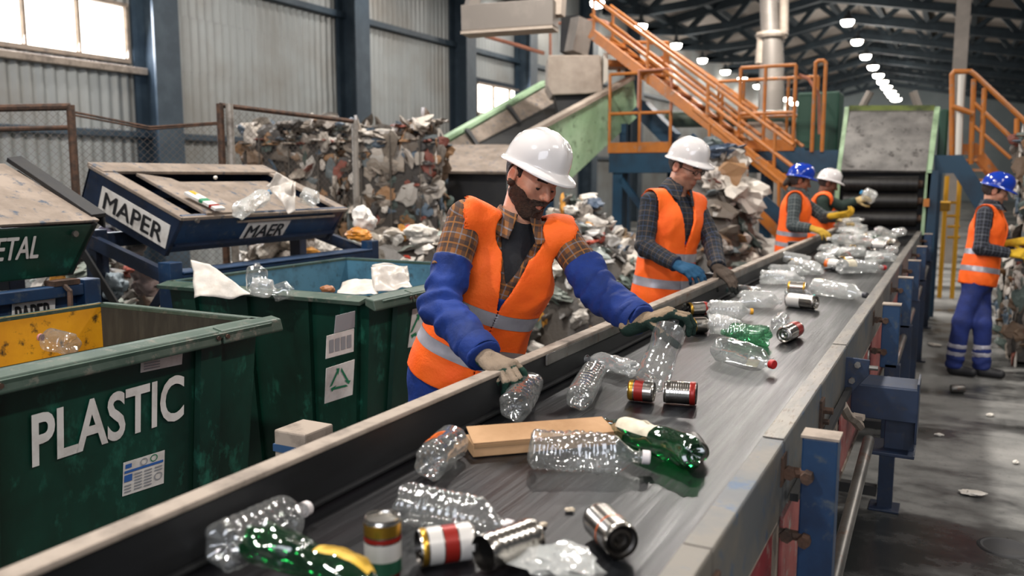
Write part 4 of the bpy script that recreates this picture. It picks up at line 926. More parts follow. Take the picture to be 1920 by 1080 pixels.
M_SKIN=mat_vcol('skin',.5,.12,160,.4);M_GLOVE=mat_vcol('work_glove',.8,.5,260,.2)
M_HELW=mat('white_helmet_shell','#d9d4d2',rough=.16);M_HELB=mat('blue_helmet_shell','#17389f',rough=.14)
for q in (M_HELW,M_HELB): q.node_tree.nodes['Principled BSDF'].inputs['Coat Weight'].default_value=.4
M_HAIRD=mat('dark_hair','#20150f','#2f2018',90,rough=.6,bump=.8,bscale=240);M_HAIRB=mat('beard_hair','#35241b','#523828',120,.4,.7,rough=.65,bump=1.,bscale=320)
M_BOOT=mat('black_boot','#17171a',rough=.6);M_EYE=mat('eye_white','#d8d2cc',rough=.25);M_IRIS=mat('dark_iris','#1c1613',rough=.2);M_TEE=cloth('black_tee','#17181c','#1f2026')
M_GLASSF=mat('spectacle_frame','#17171a',rough=.35)
WRM=np.array(Euler((.5,.7,.3)).to_matrix())*np.array([1.,1.,.45])
class Head:
    def __init__(s,c,f,up,sc=1.):
        s.c=np.asarray(c,float);s.f=nrm(f);s.s=nrm(np.cross(up,s.f));s.u=np.cross(s.f,s.s);s.k=sc;s.R=np.stack([s.s,s.f,s.u],1)   # columns: left, front, up
    def loc(s,P): return (P-s.c)@s.R/s.k
    def w(s,q): return s.c+np.asarray(q,float)@s.R.T*s.k
    def sdf(s,P,lips=True):
        q=s.loc(P);qa=q.copy();qa[:,0]=np.abs(qa[:,0])
        d=smin(ell(q,(0,-.017,.028),(.077,.098,.088)),ell(q,(0,.026,-.034),(.061,.063,.086)),.03)
        d=smin(d,cap(qa,(.05,.0,-.058),(.008,.058,-.100),.020,.019),.025)
        d=smin(d,cap(qa,(.012,.083,.02),(.043,.07,.022),.009,.009),.014)
        d=smin(d,np.linalg.norm(qa-[.043,.055,-.022],axis=1)-.024,.02)
        so=np.linalg.norm((qa-[.0315,.096,.002])*[.85,1,1.15],axis=1)-.0135;d=-smin(-d,so,.012)
        d=smin(d,np.linalg.norm(qa-[.031,.0735,.003],axis=1)-.0128,.003)
        d=smin(d,cap(q,(0,.083,.016),(0,.110,-.026),.0075,.0105),.012)
        d=smin(d,np.linalg.norm(qa-[.0115,.097,-.031],axis=1)-.0085,.007)
        d=smin(d,cap(qa,(0,.0895,-.060),(.021,.080,-.064),.0065,.004),.006)
        d=smin(d,cap(qa,(0,.089,-.0725),(.018,.081,-.069),.0075,.004),.006)
        d=np.maximum(d,-(cap(qa,(0,.098,-.0665),(.022,.088,-.0665),.0022,.0018)))
        e=ell(qa,(.079,-.012,-.006),(.010,.021,.033));e=np.maximum(e,-ell(qa,(.090,-.008,-.003),(.009,.013,.022)));d=smin(d,e,.006)
        return d*s.k
    def skin(s,base,stub=None):
        b=np.array(lin(base)[:3])
        def f(v):
            q=s.loc(v);qa=q.copy();qa[:,0]=np.abs(qa[:,0]);c=np.tile(b,(len(v),1))
            def bl(w,col): 
                nonlocal c
                w=np.clip(w,0,1)[:,None];c=c*(1-w)+np.array(col)*w
            g=lambda p,r:np.exp(-((qa-np.array(p))**2).sum(1)/r**2)
            red=b*[1.05,.72,.68];bl(.55*g((0,.112,-.028),.018),red);bl(.4*g((.045,.06,-.028),.028),red);bl(.6*g((.082,-.012,-.006),.03),red)
            bl(.95*np.maximum(g((.008,.094,-.0605),.0095),g((.008,.094,-.0735),.0095)),b*[.85,.45,.42])
            bl(1.*g((.031,.088,-.006),.0075)*(q[:,2]<-.002)*(q[:,2]>-.0055),(.02,.013,.01))
            bl(.35*g((.031,.085,.006),.014),b*[.7,.55,.5])
            if stub: bl(stub*((q[:,2]<-.03)&(q[:,1]>-.01))*np.clip(1-np.abs(q[:,2]+.085)/.06,0,1),b*[.45,.38,.36])
            return np.concatenate([c,np.ones((len(c),1))],1)
        return f
def make_helmet(hd,m,parent,label=None,peak=.042,tilt=0.):
    """hard hat: dome with centre ridge, gutter, brim and front peak"""
    n=72;rows=[]
    def rad(a): return np.array([.099*math.cos(a),.121*math.sin(a)-.010])
    vs=[];L=0
    prof=[(k/12,0,0) for k in range(1,13)]
    for k in range(1,15):
        ph=PI/2*k/14
        for j in range(n):
            a=2*PI*j/n;e=rad(a);r=math.sin(ph)**.82;x,y=e[0]*r,(e[1]+.010)*r-.010;z=.052+.110*math.cos(ph)**.9
            rg=.0085*math.exp(-(x/.014)**4)*(1 if y<.09 else max(0,1-(y-.09)/.03))+.0035*math.exp(-((abs(x)-.052)/.012)**2)*(ph<1.2)
            z+=rg*math.cos(ph)**.3;vs.append((x,y+ (rg*.6 if ph>1 else 0)*(1 if y>0 else -1),z))
    def ring(off,pk,dz,z0):
        for j in range(n):
            a=2*PI*j/n;d=np.array([math.cos(a),math.sin(a)]);fr=max(0,math.sin(a))**2.2
            e=rad(a)+d*(off+pk*fr);vs.append((e[0],e[1],z0-dz*fr-.004*max(0,-math.sin(a))))
    ring(.002,.0,0,.046);ring(.005,peak*.25,.003,.043);ring(.009,peak*.7,.008,.040);ring(.012,peak,.013,.037);ring(.0125,peak*1.0,.016,.032)
    nr=len(vs)//n;vs.append((0,-.010,.168));fs=[(i*n+j,i*n+(j+1)%n,(i+1)*n+(j+1)%n,(i+1)*n+j)[::-1] for i in range(nr-1) for j in range(n)]+[((j+1)%n,j,len(vs)-1)[::-1] for j in range(n)]
    V_=np.array(vs);V_[:,2]+=.13*V_[:,1]+.004
    o=mesh_obj('helmet',hd.w(V_),fs,m,parent,smooth=.9);sm=o.modifiers.new('thickness','SOLIDIFY');sm.thickness=.003;sm.offset=-1
    ss=o.modifiers.new('smooth','SUBSURF');ss.levels=ss.render_levels=1
    mb=MB();R=hd.R
    for sx in (-1,1):
        for (yy,zz) in ((-.03,.118),(-.04,.108),(-.015,.115),(-.02,.105)): 
            p=np.array([sx*.0,yy,zz]);rr=math.sqrt(max(0,1-((zz-.052)/.102)**2-((yy+.010)/.121)**2));p[0]=sx*(.099*rr+.0035);p[2]+=.13*yy+.004;mb.box(hd.w(p),(.004,.011,.0035),Matrix(R.tolist()))
    mb.build('vent_slot',M_INK,o)
    mb=MB();ri=[hd.w((.080*math.cos(a),.100*math.sin(a)-.014,.040+.13*.1*math.sin(a))) for a in np.linspace(0,2*PI,29)];mb.tube(ri,.010,6,caps=False);mb.build('headband',M_BLACK,o)
    for sx in (-1,1): MB().tube([hd.w((sx*.092,.02,.045)),hd.w((sx*.086,-.03,.028)),hd.w((sx*.084,-.05,.026)),hd.w((sx*.082,-.07,.045))],.004,5).build('strap',M_HELW if m is M_HELW else M_INK,o)
    return o
FL=[(.046,.028,.023),(.050,.031,.024),(.046,.029,.023),(.037,.022,.020)]
def hand_caps(w,d,n,hs,curl,thumb,spread=.07,sc=1.05):
    """w wrist, d wrist->knuckles, n back-of-hand normal, hs +1 left / -1 right; curl per finger (mcp,pip,dip) deg"""
    w=np.asarray(w,float);d=nrm(d);n=nrm(n-d*np.dot(n,d));l=np.cross(d,n)*hs   # l towards the thumb side
    caps=[];off=[.030,.010,-.011,-.030];PLn=[.088,.092,.086,.078];fi=[]
    caps.append((w-d*.05,w+d*.012,.031,.030))
    for i in range(4):
        m=w+(d*PLn[i]+l*off[i]+n*.002)*sc;caps.append((w+l*off[i]*.55,m,.0185*sc,.0145*sc))
        dd=nrm(d+l*off[i]*spread*30*.3);p=m;a=0;r=.0112*sc if i<3 else .0102*sc
        for j in range(3):
            a+=math.radians(curl[i][j]);v=dd*math.cos(a)-n*math.sin(a);q=p+v*FL[i][j]*sc;caps.append((p,q,r,r*.93));p=q;r*=.93
        fi.append(p)
    t0=w+(d*.024+l*.024-n*.006)*sc;p=t0
    for j,L in enumerate((.046,.034,.028)):
        v=nrm(d*thumb[j][0]+l*thumb[j][1]-n*thumb[j][2]);q=p+v*L*sc;caps.append((p,q,(.0165,.0125,.0115)[j]*sc,(.0125,.0115,.0105)[j]*sc));p=q
    fi.append(p)
    return caps,n,fi
def make_glove(name,hc,parent,cb,cp,h,gt=-.05):
    caps,n,fi=hc;A=np.array([c[0] for c in caps]+[c[1] for c in caps])
    def f(P):
        d=None
        for k,(a,b,ra,rb) in enumerate(caps):
            e=cap(P,a,b,ra,rb);d=e if d is None else smin(d,e,.004 if (k>0) else .01)
        return d+.0008*vnoise(P,120,3)
    def col(v):
        w=np.zeros(len(v));best=np.full(len(v),9.)
        for a,b,ra,rb in caps:
            ab=b-a;t=np.clip((v-a)@ab/(ab@ab),0,1);q=v-a-t[:,None]*ab;dd=np.linalg.norm(q,axis=1)-ra;s=dd<best;best[s]=dd[s];w[s]=(q[s]@n)/np.maximum(np.linalg.norm(q[s],axis=1),1e-6)
        ft=np.min([np.linalg.norm(v-p,axis=1) for p in fi],axis=0)
        m=((w+.3*vnoise(v,60,5)<gt)|(ft<.026+.02*(gt>0)))[:,None]
        nz=(1+.18*vnoise(v,35,8))[:,None]
        c=np.where(m,np.array(lin(cp)[:3]),np.array(lin(cb)[:3]))*nz;return np.concatenate([np.clip(c,0,1),np.ones((len(v),1))],1)
    return sdf_obj(name,f,A.min(0)-.035,A.max(0)+.035,h,M_GLOVE,parent,1,{'col':col})
def make_person(name,label,S):
    """S: spec dict. Everything in world coordinates."""
    N=np.array(S['neck']);P=np.array(S['pelvis']);q=S.get('q',.006);fw=facing(S['face'])
    t=nrm(N-P);s=nrm(np.cross(t,fw));f=np.cross(s,t);L=np.linalg.norm(N-P);k=S.get('k',1.)
    RT=np.stack([s,f,t],1);tl=lambda p:(p-P)@RT
    sw=.168*k;sh=S.get('shrug',(0,0))
    SL=N+s*sw-t*(.075-sh[0]);SR=N-s*sw-t*(.075-sh[1])
    if 'SL' in S: SL=np.array(S['SL'])
    if 'SR' in S: SR=np.array(S['SR'])
    EL,WL,ER,WR=[np.array(S[x]) for x in ('EL','WL','ER','WR')]
    hd=Head(S['head'],S['hf'],S.get('hu',(0,0,1)),S.get('hk',1.))
    HL=P+s*.092*k-t*.05;HR=P-s*.092*k-t*.05
    AL=np.array(S.get('AL',(HL[0],HL[1],.09)));AR=np.array(S.get('AR',(HR[0],HR[1],.09)))
    KL=np.array(S.get('KL',(HL+AL)/2+fw*.05));KR=np.array(S.get('KR',(HR+AR)/2+fw*.05))
    r=empty(name,(P[0],P[1],0),label,'person');rt=r
    tor=[(1.02*L-.17,(.168,.108,.13)),(.62*L,(.158,.115,.16)),(.33*L,(.146,.115,.15)),(0.02,(.165,.128,.14))]
    def torso(X,o=0.,skirt=0.):
        d=None
        for i,(h,ra) in enumerate(tor):
            ra=np.array(ra)*k+np.array([o,o,o])+(np.array([skirt,skirt,.05]) if i==3 else 0)
            e=ell(X,P+t*h+f*(.012 if i<2 else .0),ra,RT);d=e if d is None else smin(d,e,.06)
        for Sx in (SL,SR): d=smin(d,cap(X,N-t*.045+(Sx-N)*.15,Sx+t*.006,.052*k+o,.056*k+o),.045)
        return d
    arms=[(SL,EL,WL,1),(SR,ER,WR,-1)]
    hk=hd.k
    def body(X):
        d=torso(X,-.012)
        d=smin(d,cap(X,N-t*.03,hd.w((0,-.022,-.035)),.062*k,.054*k),.03)
        for a,b,c,_ in arms: d=smin(d,np.minimum(cap(X,a,b,.042,.036),cap(X,b,c,.036,.024)),.02)
        for a,b,c in ((HL,KL,AL),(HR,KR,AR)): d=smin(d,np.minimum(cap(X,a,b,.068,.048),cap(X,b,c,.045,.035)),.03)
        for c,e in ((WL,S['hdL']),(WR,S['hdR'])): d=np.minimum(d,cap(X,c,c+nrm(e)*.06,.020,.014))
        for a in (AL,AR): d=np.minimum(d,cap(X,a-[0,0,.04],a-[0,0,.055]+fw*.12,.03,.022))
        return smin(d,hd.sdf(X),.012)
    lo=np.min([P-.3,SL-.2,SR-.2,WL-.15,WR-.15,AL-.2,AR-.2,hd.c-.16],axis=0);hi=np.max([P+.3,SL+.2,SR+.2,WL+.15,WR+.15,AL+.2,AR+.2,hd.c+.16],axis=0);lo[2]=0.0
    ax=[]
    for i in range(3):
        a,b=hd.c[i]-.135*hk,hd.c[i]+.135*hk;hh=S.get('hq',.004)
        ax.append(np.concatenate([np.linspace(lo[i],a,max(2,int((a-lo[i])/.02)))[:-1] if a>lo[i] else [],np.arange(a,b,hh),np.linspace(b,hi[i],max(2,int((hi[i]-b)/.02))) if hi[i]>b else []]))
    sdf_obj('body',body,None,None,None,M_SKIN,rt,1,{'col':hd.skin(S['skin'],S.get('stub'))},axes=ax)
    # eyes, brows, hair
    for sx in (-1,1):
        mb=MB();mb.lathe([(0,-.0118)]+[(.0118*math.sin(a),-.0118*math.cos(a)) for a in np.linspace(.3,PI-.3,8)]+[(0,.0118)],12,org=hd.w((sx*.031,.0735,-.0045)));e=mb.build('eye',M_IRIS,rt,smooth=3.2)
    def headshell(name,o,region,m,h,nz=0.,ns=120):
        return sdf_obj(name,lambda X:np.maximum(hd.sdf(X)-o(hd.loc(X))*hk-(nz*vnoise(X,ns,7) if nz else 0),region(hd.loc(X))*hk),hd.c-.15,hd.c+.15,h,m,rt,1)
    br=lambda q:np.maximum(np.abs(q[:,2]-.0245-.05*(np.abs(q[:,0])-.03)*np.sign(.03-np.abs(q[:,0])))-.0042,np.maximum(np.abs(np.abs(q[:,0])-.030)-.018,.05-q[:,1]))
    if S.get('brow',1): headshell('eyebrows',lambda q:.0035,br,S['hair'],max(.0028,S.get('hq',.004)*.8))
    hl=S.get('hairlen',0.)
    def hreg(q): 
        back=q[:,1]-(.022 if hl==0 else .03)+np.maximum(0,-.0-q[:,2])*1.3
        low=-(q[:,2]+(.045 if hl==0 else .085))
        ear=-(ell(np.abs(q)*[1,0,0]+q*[0,1,1],(.08,-.012,-.006),(.03,.026,.036)))
        return np.maximum(np.maximum(back,low),np.maximum(ear,q[:,2]-.075))
    headshell('hair',lambda q:.007+hl,hreg,S['hair'],.005,.002)
    if S.get('beard'):
        def breg(q):
            x=np.abs(q[:,0]);cheek=q[:,2]-(-.044-.25*np.maximum(0,.06-x)*(x<.06)+.9*np.clip(x-.052,0,.03))
            side=-.012-q[:,1]
            mous=np.maximum(np.maximum(np.abs(q[:,2]+.0525)-.0075,x-.033),.06-q[:,1])
            lips=-np.linalg.norm((q-[0,.09,-.067])*[.75,.5,1.9],axis=1)+.0135
            b=np.maximum(np.maximum(np.maximum(cheek,side),lips),-.125-q[:,2]);return np.minimum(b,mous)
        headshell('beard',lambda q:.0042+.010*np.clip((-.078-q[:,2])/.03,0,1)*np.clip(q[:,1]/.06,0,1),breg,M_HAIRB,.0032,.0022,150)
    if S.get('pony'):
        sdf_obj('hair_bun',lambda X:np.minimum(cap(X,hd.w((0,-.105,-.02)),hd.w((0,-.125,-.075)),.03,.022),cap(X,hd.w((0,-.09,.0)),hd.w((0,-.11,-.05)),.035,.03))+.004*vnoise(X,60,2),hd.c-.22,hd.c+.22,.008,S['hair'],rt)
    if S.get('glasses'):
        mb=MB()
        for sx in (-1,1):
            ring=[hd.w((sx*.032+.021*math.cos(a),.099-.0035*math.cos(a)*sx*sx,.001+.0145*math.sin(a))) for a in np.linspace(0,2*PI,17)];mb.tube(ring,.0019,5,caps=False)
            mb.tube([hd.w((sx*.053,.097,.006)),hd.w((sx*.072,.06,.008)),hd.w((sx*.081,-.005,.008))],.0019,5)
        mb.tube([hd.w((-.011,.1,.005)),hd.w((0,.102,.008)),hd.w((.011,.1,.005))],.0017,5);mb.build('spectacles',M_GLASSF,rt)
    make_helmet(hd,S['helmet'],rt)
    # garments
    def uv_arm(a,b,c):
        def g(v):
            out=np.zeros((len(v),3));l1=np.linalg.norm(b-a)
            t1=np.clip((v-a)@(b-a)/l1**2,-.3,1.);d1=np.linalg.norm(v-a-np.clip(t1,0,1)[:,None]*(b-a),axis=1);l2=np.linalg.norm(c-b);t2=np.clip((v-b)@(c-b)/l2**2,0,1.3);d2=np.linalg.norm(v-b-np.clip(t2,0,1)[:,None]*(c-b),axis=1)
            for (p,e,tt,off,m) in ((a,b,t1,0,d1<=d2),(b,c,t2,l1,d1>d2)):
                axd=nrm(e-p);ref=CC-p;ref=nrm(ref-axd*np.dot(ref,axd));sd=np.cross(axd,ref);qv=v-p
                an=np.arctan2(qv@sd,qv@ref);out[m,0]=an[m]*.062;out[m,1]=(off+tt*np.linalg.norm(e-p))[m]
            return out
        return g
    def uv_t(v): q=tl(v);return np.stack([np.where(q[:,1]>-.02,q[:,0],q[:,0]),q[:,2],q[:,1]],1)
    wr=WR0=S.get('wr',.005)
    def sleeve(nm,a,b,c,m,r0,r1,r2,t0=0.,t1=1.,par=rt,seed=0,h=q):
        # t along whole arm 0..2
        L1=np.linalg.norm(b-a);L2=np.linalg.norm(c-b);d1=nrm(b-a);d2=nrm(c-b)
        def F(X):
            e=smin(cap(X,a,b,r0,r1),cap(X,b,c,r1,r2),.02)
            db=np.linalg.norm(X-b,axis=1);al=(X-b)@nrm(c-a)
            wr=WR0*np.clip((np.linalg.norm(X-a,axis=1)-.06)/.09,0,1);e=e+wr*np.sin(al*120+3*vnoise(X,14,seed))*np.exp(-(db/.11)**2)*.9+wr*.7*fbm(X,16,seed+4,2)+wr*1.5*(np.abs(vnoise(X@WRM,12,seed+6))-.3)+wr*.8*(np.abs(vnoise(X@WRM,25,seed+8))-.3)
            dc=np.linalg.norm(X-c,axis=1);e=e+wr*.8*np.sin(((X-c)@d2)*150+2*vnoise(X,18,seed+1))*np.exp(-(dc/.09)**2)
            cutA=-((X-a)@d1-t0*L1);cutB=((X-b)@d2-(t1-1)*L2) if t1>1 else ((X-a)@d1-t1*L1)
            if t1>1: cutB=np.where((X-b)@d2>-.02,cutB,-1.)
            else: cutB=cutB
            return np.maximum(np.maximum(e,cutA if t0>-.5 else -1.),cutB)
        pts=np.array([a,b,c]);return sdf_obj(nm,F,pts.min(0)-.11,pts.max(0)+.11,h,m,par,2,{'uvp':uv_arm(a,b,c)})
    VB=S.get('vb',-.10);VV=S.get('vv',.50)*L
    # shirt torso (collar, chest in the vest opening)
    def shirt(X):
        q=tl(X);d=torso(X,.006);d=np.maximum(d,-q[:,2]+VV-.14)
        op=np.maximum(np.abs(q[:,0])-np.clip((q[:,2]-(L-.17))*.42,-1,.07),-q[:,1])   # open neck
        return np.maximum(d,-op if S.get('open',1) else d)+.0015*vnoise(X,40,1)
    tb=[P-.36,P+.36,N-.36,N+.36]
    lo_=np.min(tb,axis=0);hi_=np.max(tb,axis=0)
    top=sdf_obj('shirt',shirt,np.min([SL,SR,P+t*VV],axis=0)-.2,np.max([SL,SR,P+t*VV],axis=0)+.2,q*1.1,S['shirt'],rt,2,{'uvp':uv_t})
    # collar: two leaves around the neck
    nb=N-t*.02;nk=hd.w((0,-.02,-.06))
    an_=nrm(nk-N)
    def collar(X):
        v=X-(N-t*.015);h=v@an_;rv=v-h[:,None]*an_;rr=np.linalg.norm(rv,axis=1);fr=np.clip((rv@f)/np.maximum(rr,1e-6),-1,1);sd_=np.abs(rv@s)
        leaf=np.abs(rr-(.064*k+(.085-h)*.50))*.9-.0042
        gap=np.maximum(sd_-.010-np.clip(.085-h,0,1)*.30,-(rv@f))
        low=.012-.066*np.clip(fr,0,1)**1.5
        return np.maximum(np.maximum(leaf,-gap),np.maximum(h-.085+.035*np.clip(fr,0,1),low-h))+.001*vnoise(X,60,3)
    if S.get('collar',1): sdf_obj('collar',collar,N-.20,N+.20,max(.0036,q*.7),S['shirt'],rt,1,{'uvp':uv_t})
    if S.get('tee'): sdf_obj('undershirt',lambda X:np.maximum(np.maximum(smin(torso(X,-.004),cap(X,N-t*.03,nk,.068*k,.058*k),.03),-(tl(X)[:,2]-L+.2)),np.maximum(tl(X)[:,2]-L-.045+.5*np.clip(tl(X)[:,1]-.02,0,1),-tl(X)[:,1]-.03)),N-.2,N+.2,q,M_TEE,rt,1)
    # overall bib under the vest
    def tr(X):
        d=None
        for a,b,c in ((HL,KL,AL),(HR,KR,AR)):
            e=smin(cap(X,a,b,.094*k,.076*k),cap(X,b,c-[0,0,-.01],.074*k,.076*k),.03);d=e if d is None else smin(d,e,.03)
            d=d+.0
        d=smin(d,ell(X,P+t*.0,np.array([.178,.138,.15])*k,RT),.05)
        d=d+wr*1.2*fbm(X,11,21,2)
        for b,c in ((KL,AL),(KR,AR)):
            d=d+wr*np.sin(X[:,2]*75+3*vnoise(X,9,5))*np.exp(-(np.linalg.norm(X-c,axis=1)/.17)**2)*1.3
        return np.maximum(np.maximum(d,tl(X)[:,2]-.16),-(X[:,2]-(min(AL[2],AR[2])-.03)))
    pts=np.array([HL,HR,KL,KR,AL,AR,P+t*.15]);tro=sdf_obj('trousers',tr,pts.min(0)-.2,pts.max(0)+.2,S.get('tq',.012),S['trous'],rt,2)
    sdf_obj('overall_bib',lambda X:np.maximum(torso(X,.010),np.maximum(tl(X)[:,2]-(VV+.045),np.maximum(-tl(X)[:,2]+.1,-tl(X)[:,1]))),lo_,hi_,q*1.3,S.get('bib',M_BLUEJ),rt,1)
    for sg in S.get('straps',()):
        sdf_obj('overall_strap',lambda X:np.maximum(np.abs(torso(X,.0085))-.004,np.maximum(np.abs(tl(X)[:,0]-sg*.132*k)-.024,np.maximum(tl(X)[:,2]-L+.02,np.maximum(.2-tl(X)[:,2],-tl(X)[:,1]-.02)))),lo_,hi_,q,S['bibm'],rt,1)
    if S.get('legbands'):
        for c,b in ((AL,KL),(AR,KR)):
            for zz in (.10,.165):
                d=nrm(b-c);cc=c+d*zz;sdf_obj('reflective_band',lambda X:np.maximum(np.maximum(tr(X)-.003,-(tr(X)+.008)),np.maximum(np.abs((X-cc)@d)-.019,np.linalg.norm(X-cc,axis=1)-.14)),cc-.16,cc+.16,.007,M_BAND,tro,1)
    # vest
    th=S.get('th',.006)
    def vtor(X,o):
        q=tl(X);d=torso(X,o);z=np.clip(q[:,2],-.22,.34*L/.57)
        e=np.sqrt(q[:,0]**2+(q[:,1]*1.28)**2+((q[:,2]-z)*.8)**2)-(.166-.02*np.clip(z/.3,0,1))*k-o
        return smin(d,e*.85,.03)
    def vest(X):
        q=tl(X);w=.010*np.abs(vnoise(q*[1,.6,.2]+[0,0,.0],13,9))-.005+.005*np.abs(vnoise(q@WRM,15,12))-.002+.004*vnoise(q*[1.,1.,.25],9,4)*np.clip(1-q[:,2]/.5,0,1)+.003*np.abs(vnoise(q*[.6,.6,1.],20,31));d=vtor(X,.0225)+w
        dd=np.maximum(d,-(vtor(X,.0225-2.0*th)+w))
        for a,b,sg in ((SL,EL,1),(SR,ER,-1)):
            ac=a+s*sg*.034;dd=np.maximum(dd,-(np.minimum(cap(X,ac-t*.085,ac+t*.0,.086*k,.080*k),cap(X,ac,ac+s*sg*.3,.08,.12))))
        dd=np.maximum(dd,-(cap(X,N+t*.01,N+t*.25,.074*k,.13*k)))
        dd=np.maximum(dd,-(cap(X,N+f*.03-t*.03,N+f*.2+t*.06,.072*k,.12*k)))
        op=np.maximum(np.abs(q[:,0])-np.clip((q[:,2]-VV)*S.get('vs',.25),-.1,.075),-q[:,1]);dd=np.maximum(dd,-op)
        sl=np.maximum(np.abs(q[:,0]-.004)-.0022,-q[:,1])                                          # front closing line
        dd=np.maximum(dd,-sl)
        return np.maximum(dd,-(q[:,2]-VB-.03*np.clip(-q[:,1]*3,-1,1)*0))
    v,fc=surfnet(vest,*grid(np.min([SL,SR,P+t*VB],axis=0)-.24,np.max([SL,SR,P,N],axis=0)+.2,q*.86));v=relax(v,fc,2)
    vo=mesh_obj('safety_vest',v,fc,M_VEST,rt,smooth=3.2)
    iw=W2L(rt).inverted();BANDS=S.get('bands',[(.18,.225),(-.045,.0)])
    bm=bmesh.new();bm.from_mesh(vo.data)
    def pl(z): return iw@V(P+t*z),(iw.to_3x3()@V(t))
    for b0,b1 in BANDS:
        for z in (b0,b1):
            co_,no_=pl(z);bmesh.ops.bisect_plane(bm,geom=bm.verts[:]+bm.edges[:]+bm.faces[:],plane_co=co_,plane_no=no_,dist=1e-5)
    bm.normal_update();fl=[]
    for fce in bm.faces:
        c=np.array((iw.inverted()@fce.calc_center_median())[:]);z=float((c-P)@t);fl.append(next((i+1 for i,(a,b) in enumerate(BANDS) if a<z<b),0))
    Vt=np.array([x.co[:] for x in bm.verts]);Nn=np.array([x.normal[:] for x in bm.verts]);Fc=[[x.index for x in fce.verts] for fce in bm.faces];bm.verts.index_update();Fc=[[x.index for x in fce.verts] for fce in bm.faces]
    def sub(idx,off):
        fs=[Fc[i] for i in range(len(Fc)) if fl[i]==idx];us=sorted({x for g in fs for x in g});mp={x:i for i,x in enumerate(us)};return Vt[us]+Nn[us]*off,[[mp[x] for x in g] for g in fs]
    bm.free()
    me=vo.data;nv,nf=sub(0,0);vo.data=bpy.data.meshes.new('safety_vest');vo.data.from_pydata(nv.tolist(),[],nf);vo.data.materials.append(M_VEST);vo.data.polygons.foreach_set('use_smooth',[True]*len(nf))
    for i in range(len(BANDS)):
        nv,nf=sub(i+1,.0012)
        if len(nf): mesh_obj('reflective_band',nv,nf,M_BAND,vo,local=True,smooth=3.2)
    # sleeves
    for (a,b,c,sg) in arms:
        nm='left' if sg>0 else 'right'
        if S.get('short'):
            sleeve('shirt_sleeve',a-t*.0,b,c,S['shirt'],.061,.060,.05,-1.,.60,seed=11+sg)
            sleeve('jacket_sleeve',a,b,c,S['sleeve'],.070,.064,.051,.47,2.-.03,seed=3+sg)
            d2=nrm(c-b);MBc=MB();cap_=c-d2*.02
            MB().lathe([(.056,-.05),(.059,-.05),(.058,.0),(.054,.004),(.05,0)],24,org=cap_,axis=d2).build('cuff',S['sleeve'],rt,smooth=.8)
        else:
            sleeve('shirt_sleeve',a,b,c,S['shirt'],.061,.055,.043,-1.,1.98,seed=11+sg)
    # gloves
    for nm,wst,key in (('L',WL,1),('R',WR,-1)):
        hc=hand_caps(wst,S['hd'+nm],S['hn'+nm],key,S['curl'+nm],S['thumb'+nm],sc=S.get('hsc',1.05))
        cb,cp=S['glove'+nm];g=make_glove('glove',hc,rt,cb,cp,S.get('gq',.0032),S.get('gt'+nm,-.05))
    # boots
    for a in (AL,AR):
        sdf_obj('boot',lambda X:np.maximum(smin(cap(X,a+[0,0,.02],a-[0,0,.03],.055,.05),cap(X,a-[0,0,.045],a-[0,0,.05]+fw*.14,.045,.038),.03),-(X[:,2]-.004)),a-.22,a+.22,.010,M_BOOT,rt)
    return r,hd
fist=[(35,50,30)]*4;loose=[(12,22,15),(18,25,15),(22,28,18),(28,32,20)]
D_=lambda px,py,d: atd(px,py,d)
# ---- the bearded worker at the belt
hf=facing(35)*.91-np.array([0,0,1])*.42
WR1=D_(912,672,2.53);WL1=D_(1206,604,2.70)
m1,hd1=make_person('person','bearded man in white helmet and orange vest leaning over the belt with a bottle',dict(
 neck=D_(968,428,2.93),pelvis=D_(868,690,3.08),face=14,head=D_(999,334,2.90),hf=hf,hu=np.array([0,0,1])+.2*CR,q=.0052,hq=.0028,th=.0050,gq=.0027,
 SR=D_(872,412,2.82),SL=D_(1054,446,2.97),ER=D_(826,573,2.74),WR=WR1,EL=D_(1128,552,2.86),WL=WL1,
 hdR=D_(946,694,2.44)-WR1,hnR=np.array([.25,-.35,.85]),hdL=D_(1262,585,2.67)-WL1,hnL=np.array([-.15,-.1,1.]),
 curlR=[(38,52,25),(30,62,35),(34,66,40),(40,66,40)],thumbR=[(.6,.9,.3),(.7,.4,.7),(.5,.1,.9)],
 curlL=[(34,50,34),(32,50,34),(34,52,36),(40,54,36)],thumbL=[(.45,.40,.8),(.55,-.05,.85),(.5,-.3,.85)],
 skin='#c08a70',hair=M_HAIRD,beard=1,helmet=M_HELW,shirt=plaid('brown_plaid','#7d4d22','#2d2829','#77808c','#96602a',1.35),short=1,sleeve=M_BLUEJ,trous=M_BLUEJ,tee=1,straps=(-1,1),bibm=M_BLUEJ,wrx=0,
 gloveR=('#8d7d6c','#1f3d33'),gloveL=('#86745f','#1d2f29'),gtL=.45,gtR=.1,vv=.53,vb=-.045,bands=[(.235,.285),(.07,.115)],wr=.0085,tq=.010))
